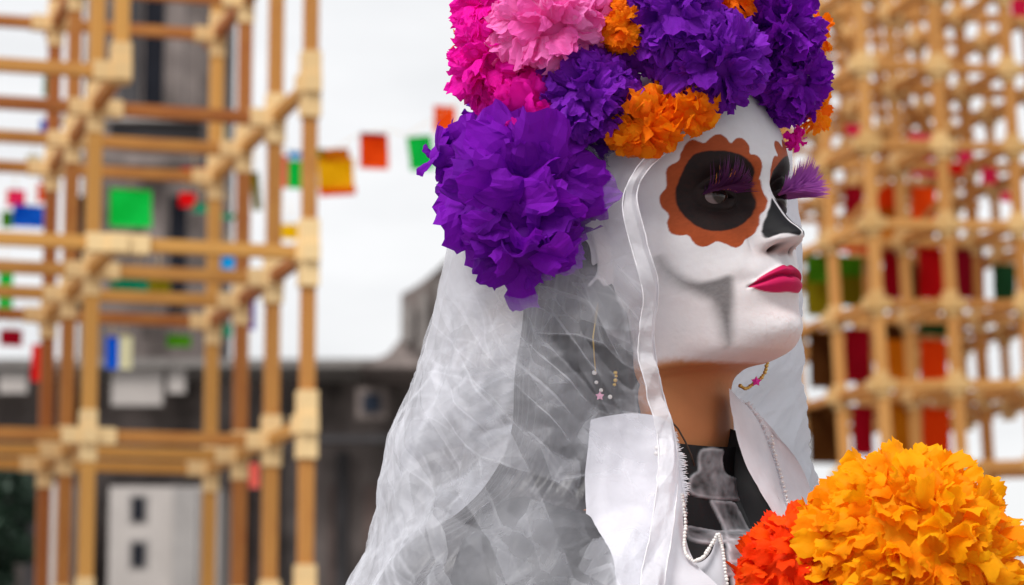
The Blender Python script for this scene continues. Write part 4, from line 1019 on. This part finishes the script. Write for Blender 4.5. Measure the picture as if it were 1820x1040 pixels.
# ================================================================== paper flowers
def petal_mesh(name, mat, W_, jag, curl, cup, ripple, seed, n_lobe=3, nu=10, nv=9, notch=0, style_smooth=False):
    r = np.random.default_rng(seed); t = np.linspace(0,1,nv)[:,None]; s = np.linspace(-1,1,nu)[None,:]
    wd = W_*(.30+.70*np.sin(np.clip(t*.60+.04,0,1)*PI)**.8) * np.where(t > .9, .93, 1)
    ph = r.uniform(0,6); edge_ = 1 - .16*s**2 + jag*(np.abs(((s*n_lobe+ph) % 1)-.5)*2-.5) + jag*.5*r.uniform(-1,1,(1,nu)) - notch*np.exp(-(s/.2)**2)
    Y = t*(1-(1-edge_)*t**2); X = wd*s*.5*(1+.15*r.uniform(-1,1,(nv,nu))*(t > .3))
    Zp = curl*t**2 + cup*(s**2)*t*.5 + ripple*t*np.sin(s*r.uniform(2.2,4.2)+ph) + ripple*.55*np.sin(t*r.uniform(5,8)+ph)*t
    Zp = Zp + r.uniform(-1,1,(nv,nu))*ripple*.33*t
    a = curl*1.1*t; Y2 = Y*np.cos(a*.5); Zp = Zp + 0*s
    V = np.stack([X, Y2+0*X, Zp], -1).reshape(-1,3)
    me = bpy.data.meshes.new(name); me.from_pydata(V.tolist(), [], grid_faces(nv,nu).tolist()); me.materials.append(mat)
    if style_smooth: me.polygons.foreach_set('use_smooth', [True]*len(me.polygons))
    return me, V, grid_faces(nv,nu)
def flower(parent, c, R, axis, mat, style, n, n_own, name, label=None, squash=(1,1,1), seed=0, core=.5, thmax=2.0, own_by_view=True):
    """tissue pompom: petals fan out of a core; the ones facing the street are single sheets, the rest one joined mass"""
    r = np.random.default_rng(seed+100); c = np.asarray(c); ax = np.asarray(axis,float); ax /= np.linalg.norm(ax)
    S = dict(ruffle=dict(W=1.0,jag=.16,curl=.35,cup=.35,rip=.17,L=.46,st=.60,lobe=3.0,notch=0,lean=.55),
             big=dict(W=.80,jag=.09,curl=.50,cup=.45,rip=.12,L=.82,st=.36,lobe=1.2,notch=0,lean=.60),
             soft=dict(W=1.05,jag=.10,curl=.40,cup=.40,rip=.15,L=.54,st=.52,lobe=2.3,notch=0,lean=.5),
             scal=dict(W=.92,jag=.15,curl=.35,cup=.32,rip=.13,L=.235,st=.86,lobe=2.4,notch=.08,lean=.85))[style]
    nm = 7
    PM = [petal_mesh('petal', mat, S['W'], S['jag'], S['curl']*(.4+.25*q), S['cup']*(1-.3*(q%3)), S['rip'], seed*31+q, S['lobe'], notch=S['notch']*(q%2), style_smooth=style in ('soft','scal')) for q in range(nm)]
    pe = bpy.data.objects.new(name, None)
    coreV, coreF = ball((0,0,0), R*core, 14, 10, (1,1,1)); 
    fl = mesh(name, c + coreV*np.array(squash)*1.0, coreF, mat, parent, origin=c)
    if label: fl['label'] = label
    items = []
    b0 = np.cross(ax, [.3,.9,.2]); b0 /= np.linalg.norm(b0); b1 = np.cross(ax, b0)
    cmax = math.cos(thmax)
    for q in range(n):
        u = (q+.5)/n; ct = 1 - (1-cmax)*u + r.normal(0,.03); ct = max(-1,min(1,ct)); stn = math.sqrt(1-ct*ct); phi = q*2.39996 + r.normal(0,.25)
        dv = ct*ax + stn*(math.cos(phi)*b0 + math.sin(phi)*b1)
        rad = dv.copy(); tg = dv*ct - ax; tn_ = np.linalg.norm(tg); tg = tg/tn_ if tn_ > .05 else b0
        le = S['lean']*r.uniform(-.35,1.25); dv = dv*math.cos(le) + tg*math.sin(le) + r.normal(0,.34 if style == 'big' else .20,3); dv /= np.linalg.norm(dv)
        wx = np.cross(ax, dv); 
        if np.linalg.norm(wx) < .1: wx = b0.copy()
        wx /= np.linalg.norm(wx); nn = np.cross(wx, dv); 
        ro = r.normal(0,.75 if style != 'big' else .5); wx2 = math.cos(ro)*wx + math.sin(ro)*nn; nn = np.cross(wx2, dv)
        if nn @ ax > 0 and style in ('big','soft'): nn = -nn; wx2 = -wx2
        L = R*S['L']*r.uniform(.8,1.18)
        org = c + rad*R*S['st']*np.array(squash)*r.uniform(.8,1.05)
        B = np.stack([wx2, dv, nn])*L
        tip = org + dv*L
        items.append(((tip-c) @ (-FWD)*1.0 + (0 if own_by_view else 0), q % nm, org, B))
    items.sort(key=lambda a: -a[0])
    jv = []; jf = []; jt = []; k0 = 0
    for idx, (_, m_, org, B) in enumerate(items):
        me, V, F = PM[m_]
        if idx < n_own:
            o = bpy.data.objects.new('petal', me); COL.objects.link(o); o.parent = fl
            Mx = Matrix.Identity(4)
            for i in range(3):
                for j in range(3): Mx[j][i] = B[i][j]
            for j in range(3): Mx[j][3] = org[j]-c[j]
            o.matrix_local = Mx
        else:
            jv.append(org + V @ B); jf.append(F+k0); k0 += len(V); jt.append(np.full(len(V), r.uniform()))
    if jv:
        jf = np.concatenate(jf)
        o = mesh('petal', np.concatenate(jv), jf, mat, fl, style in ('soft','scal')); o['kind'] = 'stuff'; set_attr(o, 'tint', np.concatenate(jt))
    return fl
FP = {'purple': mat_paper('violet_crepe', (.28,.009,.58), (.15,.004,.35), .42), 'purple2': mat_paper('light_violet_crepe', (.28,.022,.60), (.15,.007,.37), .38),
      'magenta': mat_paper('magenta_tissue', (.97,.007,.52), (.80,.005,.40), .42), 'pink': mat_paper('pale_pink_tissue', (1.0,.30,.72), (.97,.14,.56), .42),
      'orange': mat_paper('orange_tissue', (1.0,.32,.004), (.95,.17,.003), .42), 'yellow': mat_paper('marigold_tissue', (1.0,.52,.004), (1.0,.33,.002), .5),
      'red': mat_paper('red_orange_tissue', (1.0,.12,.004), (1.0,.045,.003), .45), 'dark': mat_paper('deep_violet_crepe', (.07,.004,.18), (.045,.003,.12), .3)}
HC = np.array([1165., 330., 60.])
cw = empty('flower_crown', PV(1150, 160, 40)); tag(cw, 'crown of violet, magenta, pink and orange tissue paper flowers on her head', 'flower crown')
# headband under the flowers
ang = np.linspace(0, 2*PI, 60)
V,F = tube([HW((77*math.sin(a), -2+97*math.cos(a)*.98, 74-26*(1-math.cos(a))/2*2)) for a in ang], .006, 8); mesh('headband', V, F, M['hair'], cw)
def pxdir(v): return v[0]*RIGHT - v[1]*UP + v[2]*FWD
flowers = [ # cx cy dz R colour style n own label (axis px dir or None)
 (922,342,-185,128,'purple','big',85,48,'large drooping violet flower with broad petals',(-.2,.1,-1),(1,1,1)),
 (932,432,-215,86,'purple','big',52,26,'lower tier of broad violet petals',(0,.5,-1),(1,1,1)),
 (788,278,-110,46,'purple','big',16,10,'violet petals poking out towards the green banner',(-1,.1,-.5),(1.1,.8,1)),
 (864,302,-90,78,'purple','big',40,12,'violet petals sticking out at the back of the head',(-1,-.1,-.5),(1,1,1)),
 (880,22,-60,84,'magenta','ruffle',130,20,None,(-.8,-.3,-.7),(.8,1,1)),
 (894,112,-110,94,'magenta','ruffle',190,24,'magenta flower at the back of the crown',(-.7,0,-.8),(1,1,1)),
 (948,205,-165,82,'magenta','soft',70,20,'magenta flower hanging over the big violet one',(-.2,.5,-1),(.8,1,1)),
 (985,40,-165,112,'pink','ruffle',170,26,'pale pink flower',(-.2,0,-1),(1,1,1)),
 (1106,45,-205,52,'orange','ruffle',70,12,None,(0,0,-1),(.6,1.2,1)),
 (1050,168,-185,92,'purple2','ruffle',170,24,'small ruffled violet flower',(-.1,.2,-1),(1,.9,1)),
 (1028,242,-160,72,'dark','soft',50,10,None,(0,.4,-1),(1,1,1)),
 (1188,38,-170,100,'purple2','ruffle',170,18,None,(0,-.2,-1),(1,1,1)),
 (1262,104,-175,96,'purple2','ruffle',190,26,'ruffled violet flower over the forehead',(.2,.2,-1),(1.1,.8,1)),
 (1150,216,-206,66,'orange','soft',80,20,'orange flower at the temple',(0,.6,-.8),(1,.62,1)),
 (1106,236,-206,38,'orange','soft',30,6,None,(-.2,.6,-.8),(1,.8,1)),
 (1226,192,-206,50,'orange','soft',60,10,None,(.2,.6,-.8),(1.1,.6,1)),
 (1288,-14,-120,62,'orange','ruffle',50,4,None,(0,-.5,-1),(1,1,1)),
 (1370,45,-50,92,'purple','ruffle',160,18,None,(.5,-.1,-.8),(1,1,1)),
 (1402,140,-20,80,'purple','ruffle',150,18,'violet flower on the far side of the forehead',(.6,.1,-.7),(.85,1.2,1)),
 (1446,62,60,46,'orange','ruffle',40,2,None,(1,-.2,-.3),(.7,1.6,1)),
 (1442,190,50,46,'orange','ruffle',50,6,'orange flower at the far edge of the crown',(1,.2,-.3),(.7,1.4,1)),
 (1413,247,10,24,'magenta','soft',24,4,None,(.8,.5,-.5),(1,1,1)),
 (828,74,0,30,'orange','ruffle',20,2,None,(-1,0,-.3),(1,1,1)),
 (1120,-60,40,150,'purple','ruffle',70,0,None,(0,-1,-.2),(1,1,1)),
 (960,-40,80,130,'magenta','ruffle',70,0,None,(-.5,-1,0),(1,1,1)),
 (1320,-60,120,120,'purple','ruffle',70,0,None,(.4,-1,0),(1,1,1)),
 (925,210,140,100,'purple','ruffle',70,0,None,(-1,0,.5),(1,1,1)),
 (1050,180,300,120,'magenta','ruffle',60,0,None,(0,0,1),(1,1,1)),
 (1280,150,280,120,'orange','ruffle',60,0,None,(.3,0,1),(1,1,1))]
for q,(x_,y_,z_,R_,c_,st_,n_,no_,lb,ax_,sq) in enumerate(flowers):
    fo = flower(cw, PV(x_,y_,z_), R_*MM/1000*(D+z_*D/FPX)/D, pxdir(ax_), FP[c_], st_, n_, no_, 'paper_flower', lb, sq, seed=q+1)
# ================================================================== bouquet
bq = empty('paper_bouquet', PV(1560, 1500, -260)); tag(bq, 'bouquet of marigold-yellow and red-orange tissue flowers at lower right', 'bouquet')
flower(bq, PV(1612,1000,-270), 196*MM/1000*.95, pxdir((.05,-.75,-.8)), FP['yellow'], 'scal', 820, 190, 'paper_flower', 'large marigold-yellow flower', (1,1,1), seed=71, core=.80, thmax=2.1)
flower(bq, PV(1432,1036,-215), 134*MM/1000*.95, pxdir((-.3,-.6,-.8)), FP['red'], 'scal', 420, 100, 'paper_flower', 'red-orange flower', (1,1,1), seed=72, core=.78, thmax=2.1)
for (x_,y_) in ((1600,1400),(1480,1400)):
    V,F = tube([PV(x_ if y_ > 1500 else x_, 1100,-250), PV(1560,1500,-260), PV(1556,1700,-260)], .004, 8); mesh('stem', V, F, mat_simple('green_wire', (.05,.14,.04), .6, .2, 20), bq)
